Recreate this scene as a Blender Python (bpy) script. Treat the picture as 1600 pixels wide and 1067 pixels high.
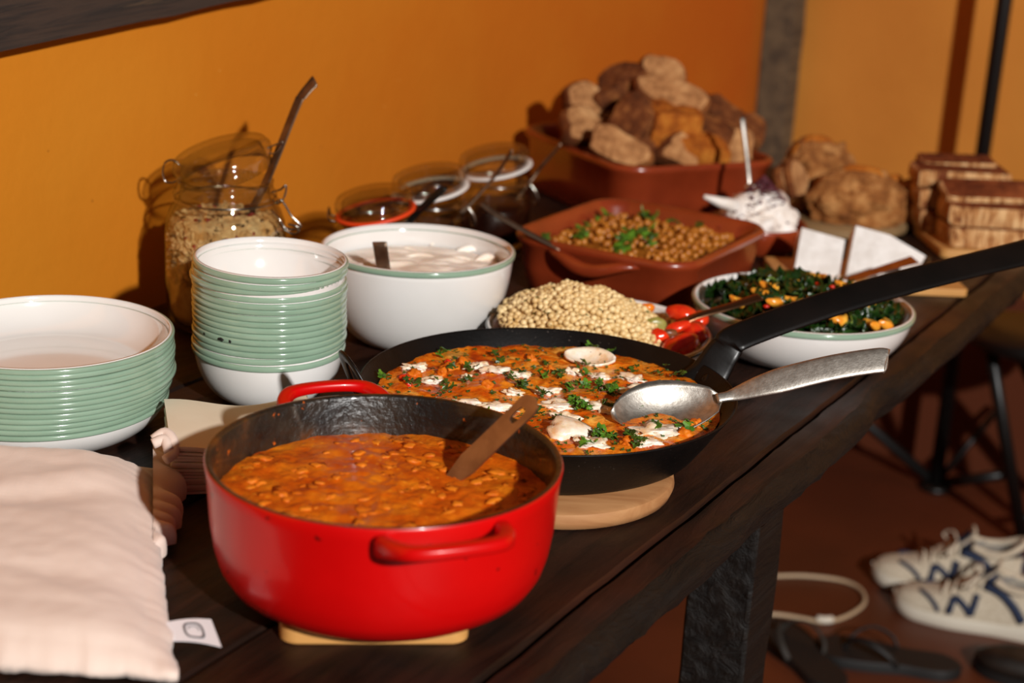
import bpy, bmesh, math, random
from mathutils import Vector, Matrix, noise, Euler

for o in list(bpy.data.objects):
    bpy.data.objects.remove(o)
scene = bpy.context.scene
COL = scene.collection
random.seed(7)
PI = math.pi
TZ = 0.80                       # height of the table top above the floor

# ------------------------------------------------------------------ camera
F_PX, PITCH, ROLL, CAM_H = 2500.0, math.radians(17.9), math.radians(3.1), 0.60
fwd = Vector((0, math.cos(PITCH), -math.sin(PITCH)))
r0 = Vector((1, 0, 0)); u0 = r0.cross(fwd)
rgt = math.cos(ROLL) * r0 + math.sin(ROLL) * u0
upv = -math.sin(ROLL) * r0 + math.cos(ROLL) * u0
CAM = Vector((0, 0, TZ + CAM_H))
cd = bpy.data.cameras.new('camera')
cam = bpy.data.objects.new('camera', cd); COL.objects.link(cam)
cam.matrix_world = Matrix(((rgt.x, upv.x, -fwd.x, CAM.x), (rgt.y, upv.y, -fwd.y, CAM.y),
                           (rgt.z, upv.z, -fwd.z, CAM.z), (0, 0, 0, 1)))
cd.sensor_width = 36; cd.lens = F_PX / 1600 * 36
cd.clip_start = 0.05
cd.dof.use_dof = True; cd.dof.focus_distance = 1.53; cd.dof.aperture_fstop = 4.0
scene.camera = cam

# ------------------------------------------------------------------ light
world = bpy.data.worlds.new('world'); scene.world = world; world.use_nodes = True
bg = world.node_tree.nodes['Background']
bg.inputs[0].default_value = (1.0, 0.90, 0.80, 1); bg.inputs[1].default_value = 0.035
ld = bpy.data.lights.new('key_lamp', 'POINT'); ld.energy = 1120; ld.color = (1.0, 0.975, 0.945)
ld.shadow_soft_size = 0.07
lo = bpy.data.objects.new('key_lamp', ld); COL.objects.link(lo)
lo.location = (1.84, -2.34, TZ + 2.10)
scene.view_settings.view_transform = 'Standard'; scene.view_settings.look = 'None'
scene.view_settings.exposure = 0.0; scene.view_settings.gamma = 1.0
scene.view_settings.use_curve_mapping = False

# ------------------------------------------------------------------ helpers
U2 = Vector((0.492, 0.870, 0)).normalized()      # along the wall, away
N2 = Vector((U2.y, -U2.x, 0))                    # out of the wall
ANG = math.atan2(U2.y, U2.x)
def ST(s, t, z=0.0):
    v = U2 * s + N2 * t
    return Vector((v.x, v.y, z + TZ))
def ray(px, py):
    return fwd + rgt * ((px - 800) / F_PX) - upv * ((py - 533.5) / F_PX)
def on(px, py, z=0.0):           # measured point on the level z above the table
    d = ray(px, py); return CAM + d * ((TZ + z - CAM.z) / d.z)
def dep(px, py, y):              # measured point at distance y
    d = ray(px, py); return CAM + d * (y / d.y)
def V(x, y, z): return Vector((x, y, z + TZ))
def lin(c):
    out = []
    for k in c[:3]:
        k = k / 255.0
        out.append(k / 12.92 if k <= 0.04045 else ((k + 0.055) / 1.055) ** 2.4)
    return (out[0], out[1], out[2], 1.0)

def link(o, parent=None):
    COL.objects.link(o)
    if parent is not None: o.parent = parent
    return o
def tag(o, label, cat, group=None, kind=None):
    o['label'] = label; o['category'] = cat
    if group: o['group'] = group
    if kind: o['kind'] = kind
    return o
def empty(name, loc, label=None, cat=None, group=None, rot=(0, 0, 0), parent=None):
    o = bpy.data.objects.new(name, None); o.empty_display_size = 0.02
    link(o, parent); o.location = loc; o.rotation_euler = rot
    if label: tag(o, label, cat, group)
    return o
def mesh(name, verts, faces, mats, smooth=True, sharp=None, midx=None):
    m = bpy.data.meshes.new(name)
    m.from_pydata([tuple(v) for v in verts], [], faces)
    if not isinstance(mats, (list, tuple)): mats = [mats]
    for k in mats: m.materials.append(k)
    bm = bmesh.new(); bm.from_mesh(m)
    bmesh.ops.recalc_face_normals(bm, faces=bm.faces); bm.to_mesh(m); bm.free()
    if midx: m.polygons.foreach_set('material_index', midx)
    m.polygons.foreach_set('use_smooth', [smooth] * len(m.polygons))
    if sharp and smooth: m.set_sharp_from_angle(angle=math.radians(sharp))
    m.update(); return m
def obj(name, geo, mats, parent=None, loc=(0, 0, 0), rot=(0, 0, 0), smooth=True, sharp=None, kind=None):
    me = geo if isinstance(geo, bpy.types.Mesh) else mesh(name, geo[0], geo[1], mats, smooth, sharp, geo[2] if len(geo) > 2 else None)
    o = bpy.data.objects.new(name, me); link(o, parent)
    o.location = loc; o.rotation_euler = rot
    if kind: o['kind'] = kind
    return o
def bevel(o, w, seg=2):
    b = o.modifiers.new('bevel', 'BEVEL'); b.width = w; b.segments = seg; b.limit_method = 'ANGLE'; return o
def join(geos):
    vs, fs = [], []
    for g in geos:
        k = len(vs); vs += [Vector(v) for v in g[0]]; fs += [tuple(i + k for i in f) for f in g[1]]
    return vs, fs
def xf(geo, mat):
    return [mat @ Vector(v) for v in geo[0]], geo[1]
def box(x0, x1, y0, y1, z0, z1):
    v = [(x, y, z) for z in (z0, z1) for y in (y0, y1) for x in (x0, x1)]
    return [Vector(q) for q in v], [(0, 2, 3, 1), (4, 5, 7, 6), (0, 1, 5, 4), (2, 6, 7, 3), (0, 4, 6, 2), (1, 3, 7, 5)]
def lathe(prof, n=64, closed=False):
    vs, fs = [], []
    m = len(prof)
    for (r, z) in prof:
        for k in range(n):
            a = 2 * PI * k / n; vs.append(Vector((max(r, 1e-5) * math.cos(a), max(r, 1e-5) * math.sin(a), z)))
    for j in range(m if closed else m - 1):
        b = (j + 1) % m
        for k in range(n):
            fs.append((j * n + k, j * n + (k + 1) % n, b * n + (k + 1) % n, b * n + k))
    return vs, fs
def ringprof(R, z, rr, rz=None, n=12):
    rz = rz or rr
    return [(R + rr * math.cos(2 * PI * k / n), z + rz * math.sin(2 * PI * k / n)) for k in range(n)]
def cr(pts, n=6, closed=False):
    pts = [Vector(p) for p in pts]; out = []
    m = len(pts)
    for i in range(m if closed else m - 1):
        if closed: p0, p1, p2, p3 = pts[i - 1], pts[i], pts[(i + 1) % m], pts[(i + 2) % m]
        else:
            p1, p2 = pts[i], pts[i + 1]
            p0 = pts[i - 1] if i else p1 * 2 - p2
            p3 = pts[i + 2] if i + 2 < m else p2 * 2 - p1
        for k in range(n):
            t = k / n
            out.append(0.5 * ((2 * p1) + (p2 - p0) * t + (2 * p0 - 5 * p1 + 4 * p2 - p3) * t * t + (3 * p1 - p0 - 3 * p2 + p3) * t ** 3))
    if not closed: out.append(pts[-1])
    return out
def tube(pts, r, n=8, closed=False, ref=None):
    pts = [Vector(p) for p in pts]; m = len(pts); vs, fs = [], []
    rs = r if isinstance(r, (list, tuple)) else [r] * m
    ref = Vector(ref) if ref else None
    for i, p in enumerate(pts):
        if closed: t = pts[(i + 1) % m] - pts[i - 1]
        else: t = pts[min(i + 1, m - 1)] - pts[max(i - 1, 0)]
        t.normalize()
        a = ref if ref else (Vector((0, 0, 1)) if abs(t.z) < 0.9 else Vector((1, 0, 0)))
        s = t.cross(a).normalized(); b = s.cross(t)
        for k in range(n):
            q = 2 * PI * k / n; vs.append(p + (s * math.cos(q) + b * math.sin(q)) * rs[i])
    for i in range(m if closed else m - 1):
        j = (i + 1) % m
        for k in range(n):
            fs.append((i * n + k, i * n + (k + 1) % n, j * n + (k + 1) % n, j * n + k))
    if not closed:
        fs.append(tuple(range(n))); fs.append(tuple((m - 1) * n + k for k in range(n)))
    return vs, fs
def strip(pts, w, th, nrm, crown=0.0, n=10):
    """flat bar with an oval section swept along pts; nrm = the way its face looks"""
    pts = [Vector(p) for p in pts]; m = len(pts); vs, fs = [], []
    ws = w if isinstance(w, (list, tuple)) else [w] * m
    ts = th if isinstance(th, (list, tuple)) else [th] * m
    nrm = Vector(nrm)
    for i, p in enumerate(pts):
        t = (pts[min(i + 1, m - 1)] - pts[max(i - 1, 0)]).normalized()
        s = t.cross(nrm).normalized(); b = s.cross(t).normalized()
        for k in range(n):
            q = 2 * PI * k / n; c, d = math.cos(q), math.sin(q)
            c = math.copysign(abs(c) ** 0.55, c); d = math.copysign(abs(d) ** 0.7, d)
            vs.append(p + s * c * ws[i] * 0.5 + b * (d * ts[i] * 0.5 - crown * (1 - c * c) * ws[i]))
    for i in range(m - 1):
        for k in range(n):
            fs.append((i * n + k, i * n + (k + 1) % n, (i + 1) * n + (k + 1) % n, (i + 1) * n + k))
    fs.append(tuple(range(n))); fs.append(tuple((m - 1) * n + k for k in range(n)))
    return vs, fs
def rrect(a, b, r, z, n=6):
    out = []
    for (cx, cy, q0) in ((a - r, b - r, 0), (-a + r, b - r, 1), (-a + r, -b + r, 2), (a - r, -b + r, 3)):
        for k in range(n + 1):
            q = (q0 + k / n) * PI / 2; out.append(Vector((cx + r * math.cos(q), cy + r * math.sin(q), z)))
    return out
def loft(loops, cap0=True, cap1=True):
    n = len(loops[0]); vs = [v for l in loops for v in l]; fs = []
    for i in range(len(loops) - 1):
        for k in range(n):
            fs.append((i * n + k, i * n + (k + 1) % n, (i + 1) * n + (k + 1) % n, (i + 1) * n + k))
    if cap0: fs.append(tuple(range(n)))
    if cap1: fs.append(tuple((len(loops) - 1) * n + k for k in range(n)))
    return vs, fs
def prism(outline, z0, z1):
    return loft([[Vector((x, y, z0)) for x, y in outline], [Vector((x, y, z1)) for x, y in outline]])
def blob(sx, sy, sz, amp=0.15, freq=1.3, seed=0, sub=3):
    bm = bmesh.new(); bmesh.ops.create_icosphere(bm, subdivisions=sub, radius=1.0)
    off = Vector((seed * 3.17, seed * 1.7, seed * 0.9))
    vs = []
    for v in bm.verts:
        k = 1 + amp * noise.noise(v.co * freq + off) + amp * 0.4 * noise.noise(v.co * freq * 2.7 + off)
        vs.append(Vector((v.co.x * sx * k, v.co.y * sy * k, v.co.z * sz * k)))
    fs = [tuple(v.index for v in f.verts) for f in bm.faces]; bm.free()
    return vs, fs
def disc(R, z, nr=24, na=72, f=None):
    vs = [Vector((0, 0, z + (f(0, 0) if f else 0)))]; fs = []
    for i in range(1, nr + 1):
        for k in range(na):
            a = 2 * PI * k / na; x, y = R * i / nr * math.cos(a), R * i / nr * math.sin(a)
            vs.append(Vector((x, y, z + (f(x, y) if f else 0))))
    for k in range(na): fs.append((0, 1 + k, 1 + (k + 1) % na))
    for i in range(nr - 1):
        for k in range(na):
            a, b = 1 + i * na, 1 + (i + 1) * na
            fs.append((a + k, a + (k + 1) % na, b + (k + 1) % na, b + k))
    return vs, fs
def fbm(x, y, z=0.0, f=1.0, oct=3):
    s, a = 0, 1
    for _ in range(oct):
        s += a * noise.noise(Vector((x * f, y * f, z))); a *= 0.5; f *= 2.1
    return s

# ------------------------------------------------------------------ materials
class NT:
    def __init__(self, name):
        self.m = bpy.data.materials.new(name); self.m.use_nodes = True
        self.t = self.m.node_tree; self.n = self.t.nodes; self.b = self.n['Principled BSDF']
        self.tc = self.n.new('ShaderNodeTexCoord')
    def link(self, a, b): self.t.links.new(a, b)
    def coord(self, scale=(1, 1, 1), which='Object'):
        mp = self.n.new('ShaderNodeMapping'); mp.inputs['Scale'].default_value = scale
        self.link(self.tc.outputs[which], mp.inputs[0]); return mp.outputs[0]
    def noise(self, scale, detail=4, rough=0.55, vec=None, dist=0.0):
        k = self.n.new('ShaderNodeTexNoise'); k.inputs['Scale'].default_value = scale
        k.inputs['Detail'].default_value = detail; k.inputs['Roughness'].default_value = rough
        k.inputs['Distortion'].default_value = dist
        self.link(vec if vec else self.tc.outputs['Object'], k.inputs['Vector']); return k.outputs['Fac']
    def voronoi(self, scale, vec=None, out='Distance'):
        k = self.n.new('ShaderNodeTexVoronoi'); k.inputs['Scale'].default_value = scale
        self.link(vec if vec else self.tc.outputs['Object'], k.inputs['Vector']); return k.outputs[out]
    def ramp(self, fac, stops):
        k = self.n.new('ShaderNodeValToRGB'); e = k.color_ramp.elements
        e[0].position = stops[0][0]; e[0].color = lin(stops[0][1])
        e[1].position = stops[-1][0]; e[1].color = lin(stops[-1][1])
        for p, c in stops[1:-1]:
            q = e.new(p); q.color = lin(c)
        self.link(fac, k.inputs[0]); return k.outputs[0]
    def mix(self, fac, a, b):
        k = self.n.new('ShaderNodeMix'); k.data_type = 'RGBA'
        for s, v in ((0, fac), (6, a), (7, b)):
            if hasattr(v, 'is_linked') or hasattr(v, 'links'): self.link(v, k.inputs[s])
            else: k.inputs[s].default_value = v if s == 0 else lin(v)
        return k.outputs[2]
    def maprange(self, v, a, b, c=0.0, d=1.0):
        k = self.n.new('ShaderNodeMapRange'); self.link(v, k.inputs[0])
        for i, q in enumerate((a, b, c, d)): k.inputs[i + 1].default_value = q
        return k.outputs[0]
    def sep(self, which='Object'):
        k = self.n.new('ShaderNodeSeparateXYZ'); self.link(self.tc.outputs[which], k.inputs[0]); return k.outputs
    def bump(self, h, strength=0.3, dist=0.002):
        k = self.n.new('ShaderNodeBump'); k.inputs['Strength'].default_value = strength; k.inputs['Distance'].default_value = dist
        self.link(h, k.inputs['Height']); self.link(k.outputs[0], self.b.inputs['Normal']); return self
    def col(self, c):
        if hasattr(c, 'links'): self.link(c, self.b.inputs['Base Color'])
        else: self.b.inputs['Base Color'].default_value = lin(c)
        return self
    def set(self, rough=None, metal=None, coat=None, sss=None, spec=None, sheen=None, crough=None):
        b = self.b
        if rough is not None:
            if hasattr(rough, 'links'): self.link(rough, b.inputs['Roughness'])
            else: b.inputs['Roughness'].default_value = rough
        if metal is not None: b.inputs['Metallic'].default_value = metal
        if coat is not None: b.inputs['Coat Weight'].default_value = coat; b.inputs['Coat Roughness'].default_value = crough or 0.05
        if sss: b.inputs['Subsurface Weight'].default_value = sss; b.inputs['Subsurface Scale'].default_value = 0.004
        if spec is not None: b.inputs['Specular IOR Level'].default_value = spec
        if sheen: b.inputs['Sheen Weight'].default_value = sheen
        return self
def plain(name, c, rough=0.5, metal=0.0, **k): return NT(name).col(c).set(rough=rough, metal=metal, **k).m
def mottled(name, c1, c2, scale=20, rough=0.5, metal=0.0, bump=0.0, bscale=None, bdist=0.002, detail=4, lo=0.35, hi=0.65, **k):
    t = NT(name); f = t.noise(scale, detail); t.col(t.ramp(f, [(lo, c1), (hi, c2)])).set(rough=rough, metal=metal, **k)
    if bump: t.bump(t.noise(bscale or scale * 3, 5), bump, bdist)
    return t.m
def wood(name, stops, scale=(3, 40, 40), rough=0.5, bump=0.2, coat=None, which='Object', nscale=1.0, dist=0.6):
    t = NT(name); v = t.coord(scale, which); f = t.noise(nscale, 6, 0.6, v, dist)
    t.col(t.ramp(f, stops)).set(rough=rough, coat=coat)
    t.bump(f, bump, 0.003); return t.m

M = {}
def wall_mat():
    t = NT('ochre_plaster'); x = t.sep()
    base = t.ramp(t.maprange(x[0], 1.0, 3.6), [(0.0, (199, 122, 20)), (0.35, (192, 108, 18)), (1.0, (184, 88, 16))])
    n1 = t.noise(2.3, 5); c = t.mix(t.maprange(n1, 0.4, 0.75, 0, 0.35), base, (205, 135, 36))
    n2 = t.noise(55, 3); c = t.mix(t.maprange(n2, 0.72, 0.78), c, (120, 64, 10))
    n3 = t.voronoi(28); c = t.mix(t.maprange(n3, 0.028, 0.02), c, (226, 178, 90))
    t.col(c).set(rough=0.75, spec=0.25); t.bump(t.noise(24, 6), 0.35, 0.004); return t.m
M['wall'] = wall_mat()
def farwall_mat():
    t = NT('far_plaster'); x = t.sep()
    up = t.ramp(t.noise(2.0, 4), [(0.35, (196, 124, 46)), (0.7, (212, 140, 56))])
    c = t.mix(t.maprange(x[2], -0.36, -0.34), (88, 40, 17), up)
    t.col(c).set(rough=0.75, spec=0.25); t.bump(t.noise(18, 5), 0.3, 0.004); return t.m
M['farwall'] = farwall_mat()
M['floor'] = mottled('floor_tiles', (78, 35, 16), (98, 45, 21), 2.2, 0.5, bump=0.15, bscale=14)
M['oldwood'] = wood('weathered_beam', [(0.3, (26, 18, 14)), (0.5, (58, 42, 32)), (0.62, (34, 26, 22)), (0.8, (110, 84, 58))], (4, 40, 60), 0.85, 0.8)
M['postwood'] = wood('grey_post', [(0.3, (62, 50, 38)), (0.6, (104, 86, 62)), (0.85, (128, 108, 80))], (30, 30, 3), 0.85, 0.4)
def table_mat():
    t = NT('dark_table_wood'); v = t.coord((5, 45, 45)); f = t.noise(1.0, 7, 0.62, v, 0.8)
    c = t.ramp(f, [(0.25, (12, 7, 5)), (0.45, (30, 17, 11)), (0.62, (46, 25, 16)), (0.8, (22, 12, 8))])
    b = t.noise(7, 4); c = t.mix(t.maprange(b, 0.5, 0.72, 0, 0.55), c, (60, 27, 16))
    t.col(c).set(rough=t.maprange(t.noise(12, 4), 0.3, 0.7, 0.36, 0.62), spec=0.22)
    t.bump(f, 0.55, 0.004); return t.m
M['table'] = table_mat()
def edge_mat():
    t = NT('live_edge_bark'); f = t.noise(1.0, 7, 0.65, t.coord((9, 40, 40)), 1.2)
    t.col(t.ramp(f, [(0.3, (7, 6, 5)), (0.6, (21, 16, 12)), (0.8, (38, 28, 20))])).set(rough=0.55, spec=0.3)
    t.bump(f, 0.9, 0.008); return t.m
M['edge'] = edge_mat()
M['white'] = mottled('white_enamel', (236, 233, 230), (228, 224, 219), 6, 0.12, coat=0.6)
M['green'] = mottled('sage_green_enamel', (146, 172, 150), (134, 161, 139), 14, 0.16, coat=0.6)
M['blackenamel'] = plain('black_enamel_rim', (22, 20, 19), 0.2, coat=0.5)
M['chip'] = mottled('chipped_steel', (14, 13, 12), (46, 44, 40), 300, 0.6)
def red_mat():
    t = NT('red_enamel'); f = t.noise(9, 4)
    c = t.ramp(f, [(0.3, (184, 4, 5)), (0.7, (200, 7, 7))])
    st = t.noise(60, 3); msk = t.maprange(st, 0.69, 0.73)
    c = t.mix(msk, c, (74, 10, 8))
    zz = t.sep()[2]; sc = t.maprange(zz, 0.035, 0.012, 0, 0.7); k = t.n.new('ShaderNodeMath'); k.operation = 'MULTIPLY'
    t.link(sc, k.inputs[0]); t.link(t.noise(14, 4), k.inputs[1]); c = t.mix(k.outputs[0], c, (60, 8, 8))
    t.col(c).set(rough=0.3, coat=0.15, crough=0.06, spec=0.3); return t.m
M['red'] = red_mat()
def potin_mat():
    t = NT('seasoned_black_enamel'); f = t.noise(26, 5)
    c = t.ramp(f, [(0.4, (20, 16, 13)), (0.6, (44, 34, 24)), (0.74, (92, 52, 20))])
    s = t.noise(75, 3); c = t.mix(t.maprange(s, 0.68, 0.74), c, (206, 96, 22))
    t.col(c).set(rough=0.35, coat=0.4); t.bump(t.noise(120, 5), 0.6, 0.003); return t.m
M['potin'] = potin_mat()
def iron_mat():
    t = NT('seasoned_iron'); c = t.ramp(t.noise(30, 4), [(0.35, (6, 5, 5)), (0.65, (14, 11, 10))])
    msk = t.n.new('ShaderNodeMath'); msk.operation = 'MULTIPLY'
    t.link(t.maprange(t.noise(420, 2), 0.69, 0.74), msk.inputs[0]); t.link(t.maprange(t.noise(8, 2), 0.58, 0.68), msk.inputs[1])
    t.col(t.mix(msk.outputs[0], c, (104, 94, 86))).set(rough=0.48, spec=0.22); t.bump(t.noise(260, 4), 0.3, 0.0008); return t.m
M['iron'] = iron_mat()
M['ironhandle'] = mottled('black_steel', (9, 7, 6), (16, 11, 9), 20, 0.34, spec=0.3, bump=0.12, bscale=220, bdist=0.0006)
M['steel'] = mottled('brushed_steel', (168, 160, 152), (196, 188, 178), 60, 0.24, 1.0, bump=0.05, bscale=300, bdist=0.0005)
M['wornsteel'] = mottled('worn_steel', (176, 168, 158), (205, 198, 188), 150, 0.46, 1.0, bump=0.25, bscale=420, bdist=0.0008)
M['darksteel'] = mottled('dark_steel', (116, 96, 80), (146, 126, 108), 40, 0.42, 1.0)
M['ladle'] = mottled('satin_steel', (150, 128, 110), (176, 154, 134), 50, 0.45, 1.0)
M['coppery'] = mottled('coppery_reflect_steel', (150, 104, 74), (176, 128, 94), 30, 0.28, 1.0)  # steel whose coppery colour stands in for the orange wall's reflection
M['wire'] = plain('steel_wire', (170, 160, 148), 0.2, 1.0)
def glass_mat():
    t = NT('clear_glass'); n = t.n; out = n['Material Output']
    tr = n.new('ShaderNodeBsdfTransparent')
    gl = n.new('ShaderNodeBsdfGlossy'); gl.inputs['Roughness'].default_value = 0.03; gl.inputs[0].default_value = (1, 1, 1, 1)
    lw = n.new('ShaderNodeLayerWeight'); lw.inputs[0].default_value = 0.5
    pw = n.new('ShaderNodeMath'); pw.operation = 'POWER'; pw.inputs[1].default_value = 4.5; t.link(lw.outputs['Facing'], pw.inputs[0])
    fr = n.new('ShaderNodeMath'); fr.operation = 'MULTIPLY_ADD'; fr.inputs[1].default_value = 0.5; fr.inputs[2].default_value = 0.07; t.link(pw.outputs[0], fr.inputs[0])
    l2 = n.new('ShaderNodeLayerWeight'); l2.inputs[0].default_value = 0.35      # longer way through the glass near its edges
    t.link(t.ramp(l2.outputs['Facing'], [(0.0, (243, 243, 239)), (0.55, (232, 231, 224)), (0.74, (196, 192, 180)), (0.9, (112, 104, 90)), (1.0, (56, 50, 42))]), tr.inputs[0])
    mx = n.new('ShaderNodeMixShader'); t.link(fr.outputs[0], mx.inputs[0]); t.link(tr.outputs[0], mx.inputs[1]); t.link(gl.outputs[0], mx.inputs[2])
    t.link(mx.outputs[0], out.inputs[0]); return t.m
M['glass'] = glass_mat()
M['gasketred'] = plain('orange_rubber', (226, 66, 22), 0.45)
M['gasketwhite'] = plain('white_rubber', (226, 220, 214), 0.4)
M['jam'] = mottled('dark_spread', (34, 12, 8), (58, 22, 12), 14, 0.3)
M['peanut'] = mottled('brown_spread', (92, 46, 20), (126, 66, 28), 18, 0.4)
M['terracotta'] = mottled('glazed_terracotta', (120, 44, 20), (142, 55, 26), 9, 0.25, coat=0.4, bump=0.08, bscale=30)
def soup_mat():
    t = NT('orange_lentil_soup'); f = t.noise(38, 5, 0.6); g = t.voronoi(120)
    c = t.ramp(f, [(0.32, (176, 66, 6)), (0.5, (200, 92, 10)), (0.7, (218, 122, 20))])
    c = t.mix(t.maprange(g, 0.22, 0.1, 0, 0.55), c, (226, 140, 30))
    t.col(c).set(rough=0.3, spec=0.4); t.bump(t.noise(110, 5), 0.6, 0.003); return t.m
M['soup'] = soup_mat()
M['lump'] = mottled('soup_lump', (200, 94, 12), (220, 124, 24), 60, 0.55, spec=0.25)
def stew_mat():
    t = NT('tomato_egg_stew'); f = t.noise(30, 6, 0.62, None, 0.8); g = t.noise(120, 4)
    c = t.ramp(f, [(0.3, (184, 62, 6)), (0.42, (210, 92, 10)), (0.54, (230, 132, 26)), (0.68, (240, 182, 84))])
    c = t.mix(t.maprange(g, 0.58, 0.70, 0, 0.6), c, (168, 54, 8))
    h = t.noise(210, 3); c = t.mix(t.maprange(h, 0.7, 0.74), c, (60, 52, 14))
    t.col(c).set(rough=0.22, spec=0.5, coat=0.3); t.bump(t.noise(90, 6), 0.8, 0.004); return t.m
M['stew'] = stew_mat()
def egg_mat():
    t = NT('poached_egg_white'); f = t.noise(45, 5); c = t.ramp(f, [(0.3, (226, 160, 84)), (0.45, (238, 214, 182)), (0.6, (244, 232, 216))])
    h = t.noise(330, 2); c = t.mix(t.maprange(h, 0.7, 0.74), c, (70, 46, 20))
    t.col(c).set(rough=0.25, sss=0.15, coat=0.3); t.bump(t.noise(70, 4), 0.5, 0.003); return t.m
M['egg'] = egg_mat()
M['tomato'] = mottled('cooked_tomato', (196, 24, 10), (226, 58, 20), 50, 0.18, coat=0.5, sss=0.1)
M['carrot'] = mottled('orange_vegetable', (222, 104, 14), (236, 132, 30), 60, 0.25, coat=0.3)
M['pepper'] = mottled('green_pepper_piece', (128, 122, 52), (160, 150, 80), 60, 0.3)
M['olive'] = mottled('roasted_aubergine', (92, 50, 30), (126, 76, 44), 60, 0.35)
M['parsley'] = mottled('parsley_green', (42, 84, 14), (92, 138, 34), 130, 0.45)
M['parsleydark'] = mottled('cooked_parsley', (36, 58, 12), (70, 98, 26), 130, 0.4)
M['kale'] = mottled('dark_kale', (12, 30, 8), (36, 66, 20), 70, 0.24, bump=0.5, bscale=160, coat=0.25)
M['kalelight'] = mottled('kale_rib_green', (58, 96, 30), (120, 140, 60), 90, 0.3)
M['orange'] = mottled('orange_slice', (226, 124, 16), (246, 186, 70), 80, 0.25, coat=0.3)
M['chilli'] = plain('red_chilli', (200, 36, 14), 0.3)
M['yogurt'] = mottled('yogurt', (242, 226, 208), (246, 238, 228), 14, 0.35, sss=0.15, bump=0.1, bscale=40)
M['cream'] = mottled('whipped_ricotta', (238, 226, 214), (246, 240, 234), 40, 0.5, bump=0.4, bscale=120)
M['sumac'] = mottled('sumac', (66, 20, 34), (104, 40, 52), 200, 0.7)
M['pearl'] = mottled('pearl_couscous', (206, 164, 96), (238, 212, 158), 38, 0.42, lo=0.3, hi=0.6)
M['chickpea'] = mottled('chickpea', (158, 90, 26), (192, 124, 44), 80, 0.35)
M['chicksauce'] = mottled('chickpea_sauce', (120, 66, 16), (164, 100, 28), 60, 0.35, bump=0.5, bscale=90)
def crumb_mat(name, a, b, c):
    t = NT(name); f = t.noise(32, 8, 0.72); t.col(t.ramp(f, [(0.34, a), (0.5, b), (0.64, c)])).set(rough=0.85, spec=0.2)
    t.bump(t.noise(110, 6), 0.9, 0.006); return t.m
M['crumb'] = crumb_mat('sourdough_crumb', (128, 80, 44), (182, 128, 80), (206, 156, 104))
M['crust'] = crumb_mat('sourdough_crust', (66, 32, 14), (112, 60, 28), (150, 92, 46))
M['goldcrust'] = crumb_mat('golden_crust', (120, 56, 14), (172, 94, 26), (196, 124, 44))
M['ryecrumb'] = crumb_mat('rye_side', (126, 66, 32), (206, 158, 104), (226, 186, 136))
M['ryetop'] = crumb_mat('rye_top', (72, 30, 14), (116, 56, 26), (146, 78, 40))
M['flourcrust'] = crumb_mat('floured_crust', (104, 58, 26), (150, 94, 46), (190, 136, 80))
M['board'] = wood('pale_board', [(0.3, (186, 128, 66)), (0.6, (204, 150, 84)), (0.8, (176, 120, 60))], (4, 30, 30), 0.5, 0.1)
M['trivet'] = wood('worn_trivet', [(0.25, (120, 76, 42)), (0.5, (166, 114, 70)), (0.75, (192, 142, 94))], (5, 30, 40), 0.6, 0.25)
M['stoneboard'] = wood('grey_board', [(0.3, (112, 86, 54)), (0.7, (156, 124, 84))], (5, 30, 30), 0.6, 0.2)
M['brie'] = mottled('white_rind', (234, 230, 226), (216, 210, 204), 40, 0.75, bump=0.7, bscale=45, bdist=0.004)
M['briein'] = plain('brie_paste', (222, 170, 96), 0.4)
M['napkin'] = mottled('cream_paper', (238, 224, 200), (232, 216, 190), 16, 0.8, bump=0.2, bscale=200, bdist=0.0005)
def linen_mat():
    t = NT('undyed_linen'); f = t.noise(7, 4); c = t.ramp(f, [(0.3, (216, 194, 180)), (0.7, (228, 208, 195))])
    t.col(c).set(rough=0.85, sheen=0.2, spec=0.2)
    a = t.noise(1, 2, 0.5, t.coord((900, 90, 90))); b = t.noise(1, 2, 0.5, t.coord((90, 900, 90)))
    k = t.n.new('ShaderNodeMath'); t.link(a, k.inputs[0]); t.link(b, k.inputs[1]); t.bump(k.outputs[0], 0.25, 0.0006); return t.m
M['linen'] = linen_mat()
M['tag'] = plain('white_label', (226, 222, 224), 0.7)
M['ink'] = plain('grey_ink', (96, 94, 98), 0.7)
M['oat'] = mottled('oat_flake', (206, 154, 90), (238, 202, 146), 60, 0.75)
M['oatdark'] = mottled('toasted_seed', (66, 44, 22), (104, 72, 36), 60, 0.6)
M['berry'] = plain('dried_berry', (146, 40, 20), 0.4)
M['blackmetal'] = plain('black_metal', (14, 12, 11), 0.4, 0.0, spec=0.4)
M['shoe'] = mottled('cream_suede', (196, 180, 156), (210, 194, 170), 30, 0.8)
M['shoemesh'] = mottled('cream_mesh', (208, 194, 172), (188, 172, 148), 160, 0.85, bump=0.4, bscale=300)
M['sole'] = plain('white_sole', (218, 208, 190), 0.6)
M['navy'] = plain('navy_suede', (24, 38, 66), 0.7)
M['lace'] = plain('cream_lace', (214, 200, 178), 0.8)
M['greylining'] = plain('grey_lining', (128, 124, 118), 0.9)
M['rubber'] = plain('black_rubber', (20, 18, 17), 0.6)
M['strapgrey'] = plain('dark_strap', (46, 40, 34), 0.7)
M['cord'] = plain('white_cord', (186, 160, 128), 0.5)
M['darkleather'] = mottled('dark_leather', (22, 17, 13), (36, 28, 22), 20, 0.5)

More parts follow.
